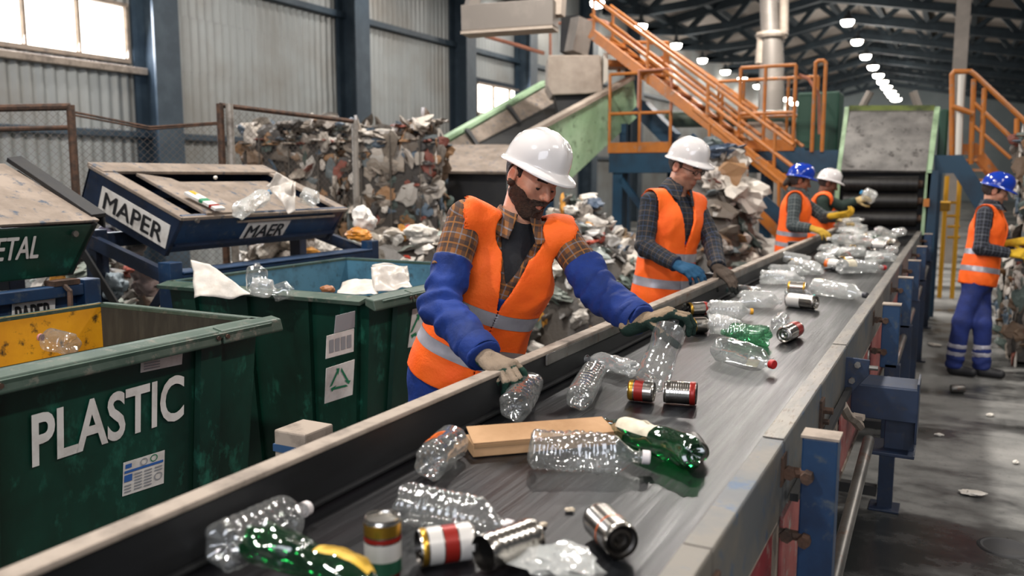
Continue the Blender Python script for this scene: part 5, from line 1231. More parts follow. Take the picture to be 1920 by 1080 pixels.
# ---- the worker with glasses
hf=facing(42)*.93-np.array([0,0,1])*.36;WR2=D_(1270,497,4.62);WL2=D_(1346,503,4.72)
m2,hd2=make_person('person','man with glasses in white helmet and dark plaid shirt, second along the belt',dict(
 neck=D_(1266,360,4.92),pelvis=D_(1240,556,5.02),face=30,head=D_(1287,313,4.88),hf=hf,q=.0075,hq=.0042,th=.009,gq=.0042,
 ER=D_(1208,462,4.80),WR=WR2,EL=D_(1334,452,4.92),WL=WL2,hdR=D_(1305,512,4.52)-WR2,hnR=np.array([.1,-.5,.8]),hdL=D_(1378,528,4.6)-WL2,hnL=np.array([.2,-.4,.9]),
 curlR=[(15,35,25),(20,40,30),(25,45,30),(30,45,30)],thumbR=[(.6,.8,.3),(.8,.4,.5),(.9,.1,.6)],curlL=[(10,20,15),(14,24,15),(18,28,18),(24,30,20)],thumbL=[(.6,.7,.5),(.8,.3,.6),(.9,.1,.5)],
 skin='#bd8c74',stub=.45,hair=mat('brown_hair','#3a281c','#4b3626',90,rough=.6,bump=.6,bscale=240),glasses=1,open=0,helmet=M_HELW,shirt=plaid('dark_plaid','#20242c','#101318','#6d5a48','#2c3b56',1.15),trous=M_BLUEJ,
 gloveR=('#27506f','#1d3f5c'),gloveL=('#4a4038','#1d211f'),vv=.50,vb=-.06,bands=[(.225,.275),(.07,.12)],wr=.004))
# ---- two workers near the feeder
hf=facing(80)*.95-np.array([0,0,1])*.30;WR3=D_(1521,428,7.72);WL3=D_(1568,404,7.8)
m3,hd3=make_person('person','woman in blue helmet and grey plaid shirt holding a clear tray over the belt',dict(
 neck=D_(1494,358,8.0),pelvis=D_(1482,466,8.1),face=68,head=D_(1500,339,7.97),hf=hf,q=.010,hq=.0065,th=.012,gq=.006,k=.9,hk=.95,brow=0,
 ER=D_(1486,424,7.82),WR=WR3,EL=D_(1546,408,8.02),WL=WL3,hdR=D_(1540,434,7.66)-WR3,hnR=np.array([.1,-.4,.9]),hdL=D_(1590,402,7.75)-WL3,hnL=np.array([0,-.6,-.7]),
 curlR=loose,curlL=fist,thumbR=[(.6,.8,.3),(.8,.4,.5),(.9,.1,.6)],thumbL=[(.6,.7,.5),(.8,.3,.6),(.9,.1,.5)],
 skin='#8f5f48',hair=M_HAIRD,hairlen=.006,pony=1,helmet=M_HELB,shirt=plaid('grey_plaid','#3c4548','#23292c','#8d8f88','#5f6a6a',1.2),trous=M_BLUEJ,
 gloveR=('#c09a3c','#b08a30'),gloveL=('#c49a2c','#a9842a'),vv=.46,vb=-.06,bands=[(.13,.17),(.03,.07)],wr=.003,tq=.016))
hf=facing(78)*.93-np.array([0,0,1])*.36;WL4=D_(1606,376,9.3);WR4=D_(1570,410,9.2)
m4,hd4=make_person('person','man in white helmet and dark green sweater, farthest along the belt, lifting a clear bottle',dict(
 neck=D_(1543,364,9.45),pelvis=D_(1536,452,9.55),face=70,head=D_(1553,345,9.42),hf=hf,q=.012,hq=.0075,th=.014,gq=.007,brow=0,collar=0,open=0,
 ER=D_(1545,408,9.3),WR=WR4,EL=D_(1576,386,9.35),WL=WL4,SL=D_(1548,374,9.30),SR=D_(1542,378,9.28),hdR=D_(1590,415,9.15)-WR4,hnR=np.array([.1,-.4,.9]),hdL=D_(1626,371,9.25)-WL4,hnL=np.array([0,-.7,.6]),
 curlR=loose,curlL=fist,thumbR=[(.6,.8,.3),(.8,.4,.5),(.9,.1,.6)],thumbL=[(.6,.7,.5),(.8,.3,.6),(.9,.1,.5)],
 skin='#6f4836',hair=M_HAIRD,helmet=M_HELW,shirt=cloth('dark_green_wool','#1c2b25','#25362e'),trous=M_BLUEJ,
 gloveR=('#c0a878','#a58a58'),gloveL=('#c0a878','#a58a58'),vv=.5,vb=-.13,bands=[(.10,.15),(-.04,.01)],wr=.003,tq=.018))
# ---- the woman standing on the right
hf=facing(62)*.90-np.array([0,0,1])*.42;WR5=D_(1893,475,6.95);WL5=D_(1897,455,7.15)
fp=lambda px,py:atz(px,py,.09)
m5,hd5=make_person('person','woman in blue helmet and navy trousers standing on the wet floor at the right',dict(
 neck=D_(1858,388,7.12),pelvis=D_(1834,524,7.16),face=48,head=D_(1867,359,7.1),hf=hf,q=.0095,hq=.0055,th=.011,gq=.0055,k=.92,hk=.95,
 ER=D_(1838,466,6.98),WR=WR5,EL=D_(1888,460,7.25),WL=WL5,hdR=D_(1910,476,6.9)-WR5,hnR=np.array([.0,-.7,.6]),hdL=D_(1915,453,7.1)-WL5,hnL=np.array([0,-.6,.7]),
 AL=fp(1841,686),AR=fp(1789,683),KL=D_(1842,607,7.05),KR=D_(1803,603,7.08),curlR=fist,curlL=fist,thumbR=[(.6,.8,.3),(.8,.4,.5),(.9,.1,.6)],thumbL=[(.6,.7,.5),(.8,.3,.6),(.9,.1,.5)],
 skin='#b98a72',hair=M_HAIRD,hairlen=.004,helmet=M_HELB,shirt=plaid('black_white_plaid','#22252e','#14161c','#8a8d96','#4a4f60',1.2),trous=M_NAVYT,legbands=1,
 gloveR=('#c9a32e','#b8922a'),gloveL=('#c9a32e','#b8922a'),vv=.46,vb=-.05,bands=[(.20,.245),(.06,.105)],wr=.004,tq=.010))
# ================================================================= bottles, cans and other things on the belt
SC.cycles.transparent_max_bounces=28
P_CLR=mat_pet('clear_pet','#f1f3f2',1.,.08,.05);P_HAZ=mat_pet('hazy_pet','#f1f2f0',1.,.12,.24);P_GRN=mat_pet('green_pet','#4fa574',.9,.07,.03);P_LGR=mat_pet('pale_green_pet','#8fcaa8',.9,.08,.05);P_DRK=mat_pet('smoked_pet','#6d6a6c',.8,.07,.02)
def capm(c,n): return mat(n+'_cap',c,rough=.45)
C_WHT=capm('#cfc8c8','white');C_RED=capm('#a81f1f','red');C_PNK=capm('#a8706e','pink');C_YEL=capm('#d99a1c','yellow');C_TEAL=capm('#1f8f86','teal');C_BLU=capm('#2a7fae','blue')
M_TIN=mat('tin_can_metal','#c9c4bd','#a9a49d',4,rough=.22,metal=1.);M_TIND=mat('dark_tin','#4a4744','#2e2c2a',6,rough=.35,metal=.9);M_GOLD=mat('gold_can_rim','#c79a3c',rough=.28,metal=.9)
M_CRED=mat('red_can_print','#8e2018',rough=.35,metal=.3);M_CWHT=mat('white_can_print','#cbc7c2',rough=.35,metal=.2);M_CGRN=mat('green_can_print','#2c5c46',rough=.35,metal=.3);M_CORG=mat('orange_print','#d8661f',rough=.4)
M_LBL=mat('cream_label','#cfc6b0','#bdb39c',30,rough=.6);M_LYEL=mat('yellow_label','#d0a526',rough=.55)
def bprof(t,style):
    r=1.
    if t<.045: r=.62+.38*math.sin(PI/2*t/.045)
    sh={'soda':.66,'tall':.80}.get(style,.70)
    if t>sh:
        u=min(1,(t-sh)/(.905-sh));r=1-(1-.27)*(u*u*(3-2*u))**(.9)
    if t>.905: r=.27
    if style=='rib' and .07<t<sh: r*=1-.075*(.5+.5*math.cos(t*2*PI*15))
    if style=='soda': r*=1-.14*math.exp(-((t-.42)/.13)**2)
    if style=='hex' and .07<t<sh: r*=1-.035*(.5+.5*math.cos(t*2*PI*13))
    if style=='tall': r*=1-.10*math.exp(-((t-.52)/.14)**2)-.02*(.5+.5*math.cos(t*2*PI*7))*(t<.5)
    if style=='wide' and .3<t<.36: r*=.94
    return r
def bottle(name,label,A,Bp,r,style='plain',m=None,cap=None,crush=0.,seed=1,wrap=None,group=None,flat=1.,roll=0.,up=(0,0,1),petal=True,nr=64,na=40,cat='bottle',open_=False):
    A=np.asarray(A,float);Bp=np.asarray(Bp,float);L=np.linalg.norm(Bp-A);ax=nrm(Bp-A);u=nrm(np.array(up)-ax*np.dot(up,ax));sd=np.cross(u,ax)
    rt=empty(name,A,label,cat,group);ts=np.concatenate([[0],np.linspace(.004,.955,nr)]);V_=[]
    an=2*PI*np.arange(na)/na
    for i,t in enumerate(ts):
        rr=bprof(t,style)*r*(0.5 if i==0 else 1)
        R_=np.full(na,rr);zt=np.full(na,t*L)
        if petal and t<.10:
            w=(1-t/.10);R_*=1-.13*w*(.5+.5*np.cos(5*an));zt+=.10*r*w*(.5+.5*np.cos(5*an))*2
        if i==0: zt+=.35*r
        if style=='hex' and .07<t<.7: R_*=1+.035*np.cos(9*an+PI*(int(t*24)%2))
        V_.append(np.stack([R_*np.cos(an+roll),R_*np.sin(an+roll),zt],1))
    V_.append(np.array([[0,0,.38*r]]));Q=np.concatenate(V_)
    if crush:
        env=np.clip(1-(Q[:,2]/L-.8)/.15,0.15,1)
        q3=Q/np.array([r,r,r*1.6]);n=fbm(q3+seed*7.3,.75,seed,3);Q[:,:2]*=(1-crush*.62*np.abs(n)*env)[:,None];Q[:,0]+=crush*r*.45*env*vnoise(q3+seed,.6,seed+5);Q[:,2]+=crush*r*.2*env*vnoise(q3+seed,.9,seed+9)
    Q[:,1]*=flat
    n_=len(ts);fs=[(i*na+j,i*na+(j+1)%na,(i+1)*na+(j+1)%na,(i+1)*na+j) for i in range(n_-1) for j in range(na)]+[((j+1)%na,j,n_*na) for j in range(na)]
    tow=lambda Z:A+Z[:,:1]*sd+Z[:,1:2]*u+Z[:,2:3]*ax
    mesh_obj('bottle_body',tow(Q),fs,m or P_CLR,rt,smooth=1.0)
    mb=MB();mb.lathe([(.33*r,.905*L),(.35*r,.91*L),(.33*r,.918*L)],20,org=A,axis=ax);mb.build('neck_ring',m or P_CLR,rt,smooth=.8)
    if cap is not None:
        cr=.32*r;mb=MB();pr=[(cr*.98,.935*L),(cr,.937*L)]+[(cr,.95*L),(cr,.99*L),(cr*.9,L),(0,L)];mb.lathe(pr,24,org=A,axis=ax);mb.build('cap',cap,rt,smooth=.5)
    for wz in (wrap or []):
        t0,t1,mm,a0,a1=wz;kk=[i for i in range(1,n_) if t0<=ts[i]<=t1];ja=[j for j in range(na) if a0<=((an[j]+0)%(2*PI))<=a1]
        if len(kk)<2: continue
        W=[];
        for i in kk:
            rowp=Q[i*na:(i+1)*na];c=rowp.mean(0);W.append(((rowp-c)*1.012+c)[ja])
        nj=len(ja);full=nj==na;W=np.concatenate(W);jr=nj if full else nj-1
        mesh_obj('label_wrap',tow(W),[(i*nj+j,i*nj+(j+1)%nj,(i+1)*nj+(j+1)%nj,(i+1)*nj+j) for i in range(len(kk)-1) for j in range(jr)],mm,rt,smooth=1.0)
    return rt
def lie(px,py,r,dz=0.): return atz(px,py,BZ+.003+r+dz)
def can(name,label,A,Bp,r,bands=(),ribs=0,endA='bottom',body=None,group=None,rim=None,crush=0.,seed=1):
    A=np.asarray(A,float);Bp=np.asarray(Bp,float);L=np.linalg.norm(Bp-A);ax=nrm(Bp-A);rt=empty(name,A,label,'can',group)
    pr=[]
    for k in range(41):
        t=k/40;rr=r*(1-.09*math.exp(-(t/.035)**2)-.09*math.exp(-((1-t)/.035)**2))
        if ribs and .15<t<.85: rr-=r*.035*(.5+.5*math.cos(t*2*PI*ribs))
        pr.append((rr,t*L))
    mb=MB();mb.lathe(pr,28,org=A,axis=ax);bo=mb.build('can_body',body or M_TIN,rt,smooth=1.0)
    mb=MB();mb.lathe([(r*.90,L),(r*.94,L+.001),(r*.93,L-.002),(r*.86,L-.005),(r*.84,L-.004),(.4*r,L-.004),(0,L-.004)],28,org=A,axis=ax);mb.build('lid',rim or M_TIN,rt,smooth=.7)
    if endA=='open': mb=MB();mb.lathe([(r*.93,.0),(r*.95,-.001),(r*.90,.002),(r*.88,L*.9),(0,L*.92)],28,org=A,axis=ax);mb.build('inside',M_TIND,rt,smooth=.7)
    else:
        mb=MB();mb.lathe([(r*.93,-.0012),(r*.90,-.0015),(r*.86,.005),(r*.70,.008),(r*.62,.004),(r*.45,.003),(r*.40,.008),(r*.22,.010),(r*.18,.007),(0,.007)],28,org=A,axis=ax);mb.build('bottom',rim or M_TIN,rt,smooth=.7)
    for t0,t1,mm in bands:
        mb=MB();rr=[p for p in pr if t0*L-1e-6<=p[1]<=t1*L+1e-6]
        if len(rr)>1: mb.lathe([(a*1.006+.0003,z) for a,z in rr],28,org=A,axis=ax);mb.build('printed_band',mm,rt,smooth=1.0)
    return rt
PI2=2*PI
# --- foreground
bottle('plastic_bottle','clear dimpled bottle nearest the camera at the bottom left of the belt',lie(408,1030,.043),lie(578,952,.030),.046,'hex',P_CLR,C_WHT,.15,3)
bottle('plastic_bottle','crushed green bottle with a yellow label at the bottom left of the belt',lie(468,1010,.035,.05),lie(760,1120,.035,.01),.042,'soda',P_GRN,None,.5,4,wrap=[(.44,.80,M_LYEL,.35,1.9),(.47,.77,M_LBL,.6,1.65)],flat=.85)
p=atz(719,1076,BZ);can('metal_can','upright gold, red and green can at the bottom of the picture',(p[0],p[1],BZ+.002),(p[0],p[1],BZ+.102),.031,[(0,.06,M_CRED),(.06,.30,M_CGRN),(.30,.62,M_CWHT),(.62,.72,M_CRED),(.72,.93,M_GOLD)],rim=M_TIN)
can('metal_can','lying can with white and red print between the upright can and the silver can',lie(785,1027,.032),lie(886,1013,.032),.032,[(.02,.14,M_GOLD),(.14,.42,M_CWHT),(.42,.68,M_CRED),(.68,.95,M_CWHT)],rim=M_TIND)
can('metal_can','plain silver can with its open end to the left, beside the crumpled film',lie(906,1038,.033),lie(1000,1004,.033),.033,(),ribs=9,endA='open')
v=crumple(1,91,.7,IV3,.75)*np.array([.095,.07,.042])
o=mesh_obj('crumpled_film',v,IF3,P_HAZ,smooth=1.0);o.location=V(lie(1055,1052,.028));tag(o,'crumpled clear plastic film at the bottom edge of the belt','plastic film')
can('metal_can','silver can with its round base facing the camera, nearest the steel rail',lie(1166,1016,.033),lie(1122,972,.033),.033,[(.36,.40,M_CORG)],rim=M_TIND)
for px,py,l in ((1068,961,'pale torn crumb on the belt, the one nearer the silver can'),(1019,988,'pale torn crumb on the belt beside the crumpled film')):
    p=atz(px,py,BZ);film('paper_scrap',(p[0],p[1],BZ+.006),(.009,.008,.005),'#b3a591',60+px,l,'litter')
bottle('plastic_bottle','clear ribbed bottle lying behind the can with white and red print',lie(750,940,.040),lie(962,990,.030),.043,'rib',P_CLR,C_WHT,.22,5)
bottle('plastic_bottle','clear bottle with an orange label, base towards the camera, left of the cardboard',lie(803,872,.040),lie(864,812,.040),.043,'plain',P_CLR,None,.25,6,wrap=[(.25,.52,M_CORG,.5,1.7),(.25,.50,M_LYEL,1.0,1.7)])
# folded cardboard
a=atz(887,858,BZ+.002);b=atz(1022,846,BZ+.002);ex=nrm(b-a);ey=np.cross([0,0,1],ex);Lc=np.linalg.norm(atz(1150,805,BZ+.03)-atz(887,828,BZ+.03))
cb=empty('cardboard_box',a,'flattened tan cardboard box lying on the belt','cardboard box')
h_=.032;dp=.085
MB().box(a+ex*Lc/2+ey*dp/2+np.array([0,0,h_/2]),(Lc,dp,h_),Matrix(np.stack([ex,ey,[0,0,1]],1).tolist())).build('carton',M_CARD,cb,bevel=.002)
q=[a+np.array([0,0,h_+.0005]),a+ex*Lc+np.array([0,0,h_+.0005]),a+ex*(Lc-.006)+ey*dp+np.array([0,0,h_+.016]),a+ex*.002+ey*dp+np.array([0,0,h_+.018])]
MB().sheet(q,.003).build('flap',M_CARD,cb,bevel=.001)
MB().box(a+ex*Lc*.5+ey*-.0012+np.array([0,0,h_*.85]),(Lc*.98,.002,h_*.25),Matrix(np.stack([ex,ey,[0,0,1]],1).tolist())).build('fold_edge',mat('cardboard_edge','#8f6f4e',rough=.9),cb)
bottle('plastic_bottle','large clear twisted ribbed bottle lying in front of the cardboard',lie(992,838,.046,.004),lie(1219,858,.034),.050,'rib',P_CLR,C_WHT,.42,8,petal=False)
bottle('plastic_bottle','green bottle with a cream label beside the cardboard',lie(1306,853,.042),lie(1120,790,.03),.044,'soda',P_GRN,None,.40,9,wrap=[(.36,.70,M_LBL,.4,2.3),(.45,.62,M_LYEL,1.5,1.9)])
can('metal_can','small dark can end poking out beyond the green labelled bottle',lie(1297,826,.024),lie(1312,848,.024),.024,(),body=M_TIND,endA='open')
# --- middle
bottle('plastic_bottle','clear faceted bottle standing base-forward behind the cardboard',lie(962,768,.043),lie(1004,705,.043),.046,'hex',P_CLR,None,.25,11)
bottle('plastic_bottle','clear ribbed bottle with its petal base to the camera, right of the faceted one',lie(1084,748,.038),lie(1122,682,.034),.041,'rib',P_CLR,None,.05,12)
bottle('plastic_bottle','flattened clear bottle with a pink cap near the belt wall',lie(1192,692,.03),lie(1092,672,.028),.046,'plain',P_HAZ,C_PNK,.7,13,flat=.75)
HB=atz(1218,722,BZ+.055);HT=D_B=atd(1266,600,2.675)
bottle('plastic_bottle','tall clear bottle held by the bearded worker',HB,HB+(HT-HB)*1.02,.052,'tall',P_CLR,None,.12,14)
can('metal_can','gold and red can lying behind the held bottle',lie(1180,731,.030),lie(1226,735,.030),.031,[(.0,.22,M_GOLD),(.25,.6,M_CRED)])
can('metal_can','ribbed tin can with a red ring lying right of the held bottle',lie(1306,738,.033),lie(1246,734,.033),.034,[(.02,.2,M_CRED)],ribs=14,endA='open')
bottle('plastic_bottle','clear bottle with a red cap lying across the belt',lie(1346,652,.045),lie(1452,684,.030),.050,'plain',P_CLR,C_RED,.2,15,wrap=[(.40,.62,M_LBL,4.6,6.0)])
bottle('plastic_bottle','crushed pale green bottle behind the red-capped one',lie(1440,632,.04),lie(1350,622,.03),.046,'rib',P_LGR,None,.45,16)
can('metal_can','silver can with its pull-tab end to the camera beside a clear cup',lie(1470,628,.032),lie(1494,616,.032),.033,[(.55,.9,M_CRED)])
bottle('plastic_cup','small clear rounded cup behind the silver pull-tab can',lie(1458,610,.02),lie(1470,594,.034),.034,'plain',P_CLR,None,.1,17,cat='cup')
can('metal_can','can with red rim against the belt wall beyond the held bottle',lie(1290,580,.032),lie(1324,578,.032),.033,[(0,.14,M_GOLD),(.78,1,M_CRED)])
can('metal_can','plain can lying just right of the gloved hand on the held bottle',lie(1296,611,.032),lie(1322,609,.032),.035,[(0,.12,M_GOLD)])
bottle('plastic_bottle','smoked dark bottle end by the belt wall beyond the held bottle',lie(1286,581,.035),lie(1255,580,.030),.040,'plain',P_DRK,None,.2,18)
bottle('plastic_bottle','clear dimpled bottle with a yellow cap in the middle of the belt',lie(1326,580,.042),lie(1412,584,.034),.046,'hex',P_HAZ,C_YEL,.15,19)
bottle('plastic_bottle','crushed clear bottle in front of the yellow-capped one',lie(1332,606,.042),lie(1402,622,.03),.048,'rib',P_HAZ,None,.55,20)
bottle('plastic_bottle','clear bottle with a teal cap lying by the belt wall near the second worker',lie(1425,553,.035),lie(1358,543,.03),.042,'plain',P_CLR,C_TEAL,.3,21)
bottle('plastic_bottle','crumpled clear bottle under the dark glove of the second worker',lie(1385,562,.04),lie(1470,566,.034),.052,'plain',P_HAZ,None,.6,22)
can('metal_can','can with a white label and dark shiny end right of the crumpled bottle',lie(1530,568,.034),lie(1478,562,.034),.036,[(.5,.98,M_CWHT)],body=M_TIN)
can('metal_can','can with gold ends in the middle of the belt',lie(1478,538,.032),lie(1511,540,.032),.033,[(0,.14,M_GOLD),(.86,1,M_GOLD)])
bottle('plastic_bottle','small clear bottle with a teal cap behind the white-labelled can',lie(1470,553,.03),lie(1528,556,.028),.034,'plain',P_CLR,C_TEAL,.1,23)
bottle('plastic_bottle','clear bottle with a dark cap end near the right rail',lie(1524,537,.045),lie(1626,554,.034),.052,'wide',P_HAZ,capm('#3a3a40','dark'),.25,24,wrap=[(.06,.22,M_LBL,1.0,2.2)])
bottle('plastic_bottle','long hazy bottle beside the wall ahead of the second worker',lie(1424,518,.045),lie(1512,524,.034),.052,'rib',P_HAZ,None,.35,25)
bottle('plastic_bottle','hazy crushed bottle behind the gold-ended can',lie(1440,508,.045),lie(1520,512,.034),.050,'plain',P_HAZ,None,.5,26)
bottle('plastic_bottle','crumpled hazy bottle left of the black scrap on the far belt',lie(1490,495,.045),lie(1545,510,.034),.055,'plain',P_HAZ,None,.6,27)
bottle('plastic_bottle','long clear bottle with a small red cap at the start of the far pile',lie(1572,500,.05),lie(1660,502,.03),.056,'wide',P_HAZ,C_RED,.2,28,wrap=[(.1,.3,M_LBL,.2,3.)])
can('metal_can','can with orange print left of the long red-capped bottle',lie(1550,494,.033),lie(1576,497,.033),.036,[(.05,.3,M_CORG),(.3,.95,M_CWHT)])
can('metal_can','brown-gold can end beside the belt wall on the far belt',lie(1484,494,.033),lie(1502,492,.033),.034,[(0,.3,M_GOLD)])
p=lie(1560,504,.015);film('black_scrap',p,(.05,.04,.018),'#17181b',77,'black film scrap in front of the far pile of bottles','plastic scrap')
# --- far pile in front of the rollers: repeats
rb=np.random.RandomState(12);lead=[]
for k in range(5): lead.append(bottle('plastic_bottle','clear plastic bottle in the far pile before the rollers',(0,0,0),(0,.27,0),.045,['rib','plain','hex','wide','plain'][k],P_HAZ,[C_WHT,None,C_WHT,None,None][k],[.25,.5,.2,.35,.6][k],40+k,group='clear bottles in the far pile',nr=30,na=20))
leadc=[can('metal_can','metal can in the far pile before the rollers',(0,0,0),(0,.11,0),.034,b,group='cans in the far pile') for b in ([(.1,.9,M_CWHT)],[(0,.15,M_GOLD)],[(.2,.5,M_CRED)])]
leadg=bottle('plastic_bottle','green plastic bottle at the right of the far pile before the rollers',(0,0,0),(0,.25,0),.042,'plain',P_GRN,None,.4,49,nr=30,na=20,group='green bottles in the far pile')
used=set()
for k in range(46):
    y=6.6+3.7*(k/46)**.8;x=BX0+.12+(BX1-BX0-.24)*rb.rand()
    if y<8 and x<-.95: x+=.25
    lv=0 if k%3 else .07
    if k%4==1: src=leadc[k%3]
    elif k in (34,44): src=leadg;x=BX1-.16
    else: src=lead[k%5]
    z=BZ+.045+lv*(y>7.5)
    if src.name in used: o=dup(src)
    else: o=src;used.add(src.name)
    o.location=(x,y,z);o.rotation_euler=(rb.uniform(-.12,.25)*(lv>0),0,rb.uniform(0,6.28))
# --- things in the hands near the rollers
bottle('plastic_tray','clear tray held over the belt by the woman in the blue helmet',atd(1580,414,7.7),atd(1622,411,7.7),.048,'wide',P_HAZ,None,.25,61,flat=.5,cat='tray')
bottle('plastic_bottle','clear bottle lifted by the worker in the green sweater',atd(1640,372,9.2),atd(1614,360,9.2),.075,'plain',P_HAZ,C_BLU,.3,62)
# --- on the blue hopper
def onhop(px,py,h=0.):
    p0=np.array(TQ(tA,0,.02));n=np.array([math.sin(math.radians(21.5)),0,math.cos(math.radians(21.5))]);d=ray(px,py);s_=((p0-CC)@n+h)/(d@n);return CC+d*s_
ct=empty('drink_carton',onhop(380,378,.02),'flattened drink carton with yellow, green and red print on the blue hopper','carton')
a_,b_=onhop(352,360,.025),onhop(412,392,.025)
for f0,f1,w_,mm,off in ((0,.22,.03,M_LYEL,.02),(.05,.5,.035,M_WHITE,-.022),(.0,.45,.03,M_WHITE,.022),(.45,.62,.07,M_GRN,0),(.6,.82,.07,M_WHITE,0),(.78,.9,.07,M_CRED,.0),(.88,1.02,.075,M_WHITE,0)):
    dx=nrm(b_-a_);sx=np.cross([.36,0,.93],dx);c=a_+(b_-a_)*(f0+f1)/2+sx*off;MB().box(c,(np.linalg.norm(b_-a_)*(f1-f0),w_,.018),Matrix(np.stack([dx,sx,np.cross(dx,sx)],1).tolist())).build('carton_panel',mm,ct,bevel=.003)
bottle('plastic_bottle','crushed clear bottle with a blue cap on the blue hopper',onhop(448,398,.04),onhop(506,360,.05),.052,'plain',P_HAZ,C_BLU,.55,71)
bg=empty('plastic_bag',onhop(530,392,.01),'white crumpled bag standing on the blue hopper','plastic bag')
dp_=float((onhop(530,385,.03)-CC)@CW)
sheet_film('front_film',None,None,[(505,352,dp_-.02),(540,398,dp_-.03),(553,396,dp_),(553,336,dp_+.02)],M_FILM,5,.03,par=bg);sheet_film('back_film',None,None,[(500,350,dp_+.03),(520,328,dp_+.05),(550,340,dp_+.04),(552,396,dp_+.03)],M_FILM,6,.035,par=bg)
bottle('plastic_bottle','clear bottle with a yellowish base on the right of the blue hopper',onhop(566,365,.06),onhop(600,378,.06),.055,'plain',P_HAZ,None,.3,73)
film('foam_ball',onhop(404,333,.015),(.016,.016,.016),'#d5d0c8',74,'tiny white foam ball on the far edge of the blue hopper','ball',(0,0,0),1.,.05)
# --- inside the bins
def fill(name,x0,x1,y0,y1,z,label,seed,pal,n=110):
    rs=np.random.RandomState(seed);mb=MB();pts=[(rs.uniform(x0,x1),rs.uniform(y0,y1),z+rs.uniform(-.05,.02)) for _ in range(n)];scrap_cloud(mb,pts,[(rs.normal()*.3,rs.normal()*.3,1) for _ in pts],(.05,.1),PAL[pal],rs)
    mb.add([(x0-.05,y0-.05,z-.06),(x1+.05,y0-.05,z-.06),(x1+.05,y1+.05,z-.06),(x0-.05,y1+.05,z-.06)],[(0,1,2,3)],0,lin('#3a3631'));tag(mb.build(name,M_WST),label,'loose waste',kind='stuff')
fill('loose_waste',-3.25,-2.45,3.15,4.15,.86,'loose plastic and paper filling the second green bin',31,'white');fill('loose_waste',-2.95,-2.5,.8,2.1,.66,'loose plastic in the bottom of the yellow-lined bin',32,'waste')
bottle('plastic_bottle','clear bottle with a pink cap in the yellow-lined bin',atd(138,648,3.0),atd(74,632,3.05),.042,'plain',P_CLR,C_PNK,.3,81)
s_=[atd(x,y,d) for x,y,d in ((360,491,4.05),(385,492,4.0),(462,541,3.85),(440,560,3.8),(368,545,3.95))]
sheet_film('paper_sheet','white crumpled sheet at the left end of the second green bin','paper sheet',[(358,488,3.98),(392,494,3.95),(472,552,3.84),(366,560,3.86)],M_PAPER,7,.018,curl=.01)
bottle('plastic_bottle','upright clear bottle in the second green bin behind the MAER sign',atd(478,545,3.8),atd(482,492,3.86),.05,'plain',P_CLR,None,.3,83)
bottle('plastic_bottle','clear bottle at the middle of the second green bin, left one',atd(472,535,3.75),atd(520,546,3.75),.045,'plain',P_HAZ,None,.4,84)
bottle('plastic_bottle','clear bottle at the middle of the second green bin, right one',atd(512,550,3.78),atd(552,540,3.78),.04,'plain',P_CLR,None,.3,85)
bg=empty('plastic_bag',atd(728,530,4.2),'large translucent bag on top at the right of the second green bin','plastic bag')
sheet_film('front_film',None,None,[(694,498,4.12),(700,540,4.02),(772,532,4.02),(752,490,4.15)],M_FILM,8,.03,par=bg);sheet_film('back_film',None,None,[(698,492,4.24),(700,540,4.2),(770,530,4.2),(765,496,4.24)],M_FILM,9,.03,par=bg)
sheet_film('paper_sheet','pale paper under the translucent bag in the second green bin','paper sheet',[(642,525,4.15),(700,522,4.2),(712,558,3.98),(628,560,3.98)],M_PAPER,10,.02,curl=.015)
film('cardboard_scrap',atd(615,543,3.9),(.045,.03,.025),'#8d5a35',88,'small brown cardboard scrap in the second green bin','cardboard',(0,.1,YAW),1.,.3)
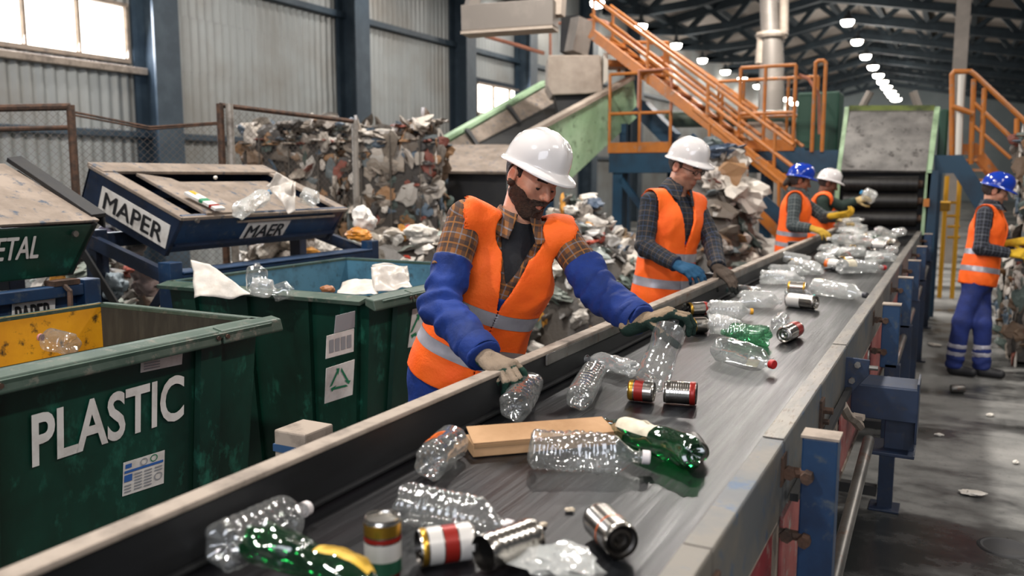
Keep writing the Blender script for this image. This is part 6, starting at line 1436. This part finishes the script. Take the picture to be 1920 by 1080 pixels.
# ================================================================= camera, lights, world
cam=bpy.data.cameras.new('camera');co=bpy.data.objects.new('camera',cam);COL.objects.link(co);SC.camera=co
co.matrix_world=Matrix(((CR[0],CU[0],-CW[0],CC[0]),(CR[1],CU[1],-CW[1],CC[1]),(CR[2],CU[2],-CW[2],CC[2]),(0,0,0,1)))
cam.sensor_width=36;cam.lens=36*FPX/1920;cam.clip_end=200
cam.dof.use_dof=True;cam.dof.focus_distance=2.85;cam.dof.aperture_fstop=2.6
def area(name,loc,size,power,col='#ffffff',target=None,sy=None,shape='DISK'):
    l=bpy.data.lights.new(name,'AREA');l.shape=shape;l.size=size
    if sy: l.shape='RECTANGLE';l.size_y=sy
    l.energy=power;l.color=lin(col)[:3];o=bpy.data.objects.new(name,l);COL.objects.link(o);o.location=V(loc)
    d=(V(target)-V(loc)) if target is not None else Vector((0,0,-1))
    o.rotation_euler=d.to_track_quat('-Z','Y').to_euler();return o
w=bpy.data.worlds.new('world');SC.world=w;w.use_nodes=True;bg=w.node_tree.nodes['Background'];bg.inputs[0].default_value=lin('#c3ccd6');bg.inputs[1].default_value=.09
# ceiling lamps over the near part of the hall (visible rows carried on towards the camera; positive-x row is added fill)
for x in (-3.4,3.2):
    for y in (-2.5,2.5,7.5,12.5,18.,24.): area('ceiling_lamp_or_fill',(x,y,6.3),.5,330 if x<0 else 185,'#fbf5ee')
for y in (8,14,20): area('ceiling_lamp_or_fill',(-9.3,y,6.3),.5,90,'#fbf5ee')
for row in (rowR,rowL):
    for k in (0,1,2,3,5,7,9):
        p=atz(*row[k],6.5);l=bpy.data.lights.new('ceiling_lamp_or_fill','POINT');l.energy=(150+40*min(k,4))*(1 if row is rowR else .4);l.shadow_soft_size=.25;l.color=(1,.95,.88);o=bpy.data.objects.new('ceiling_lamp_or_fill',l);COL.objects.link(o);o.location=V(p-np.array([0,0,.32]))
# daylight through the strip windows, plus a fill light added behind the camera
area('window_daylight',(WX+.15,6.9,3.75),3.9,260,'#f4f6ff',(WX+5,6.9,2.2),.75)
area('window_daylight',(WX+.15,20.5,3.6),2.6,150,'#f4f6ff',(WX+5,20.5,2.2),.7)
area('front_fill',(.6,-5.0,3.4),4.0,230,'#eef3ff',(-1.3,3,1.2),3.5)
vs=SC.view_settings;vs.view_transform='Standard';vs.look='None';vs.exposure=.1;vs.gamma=1.;vs.use_curve_mapping=False
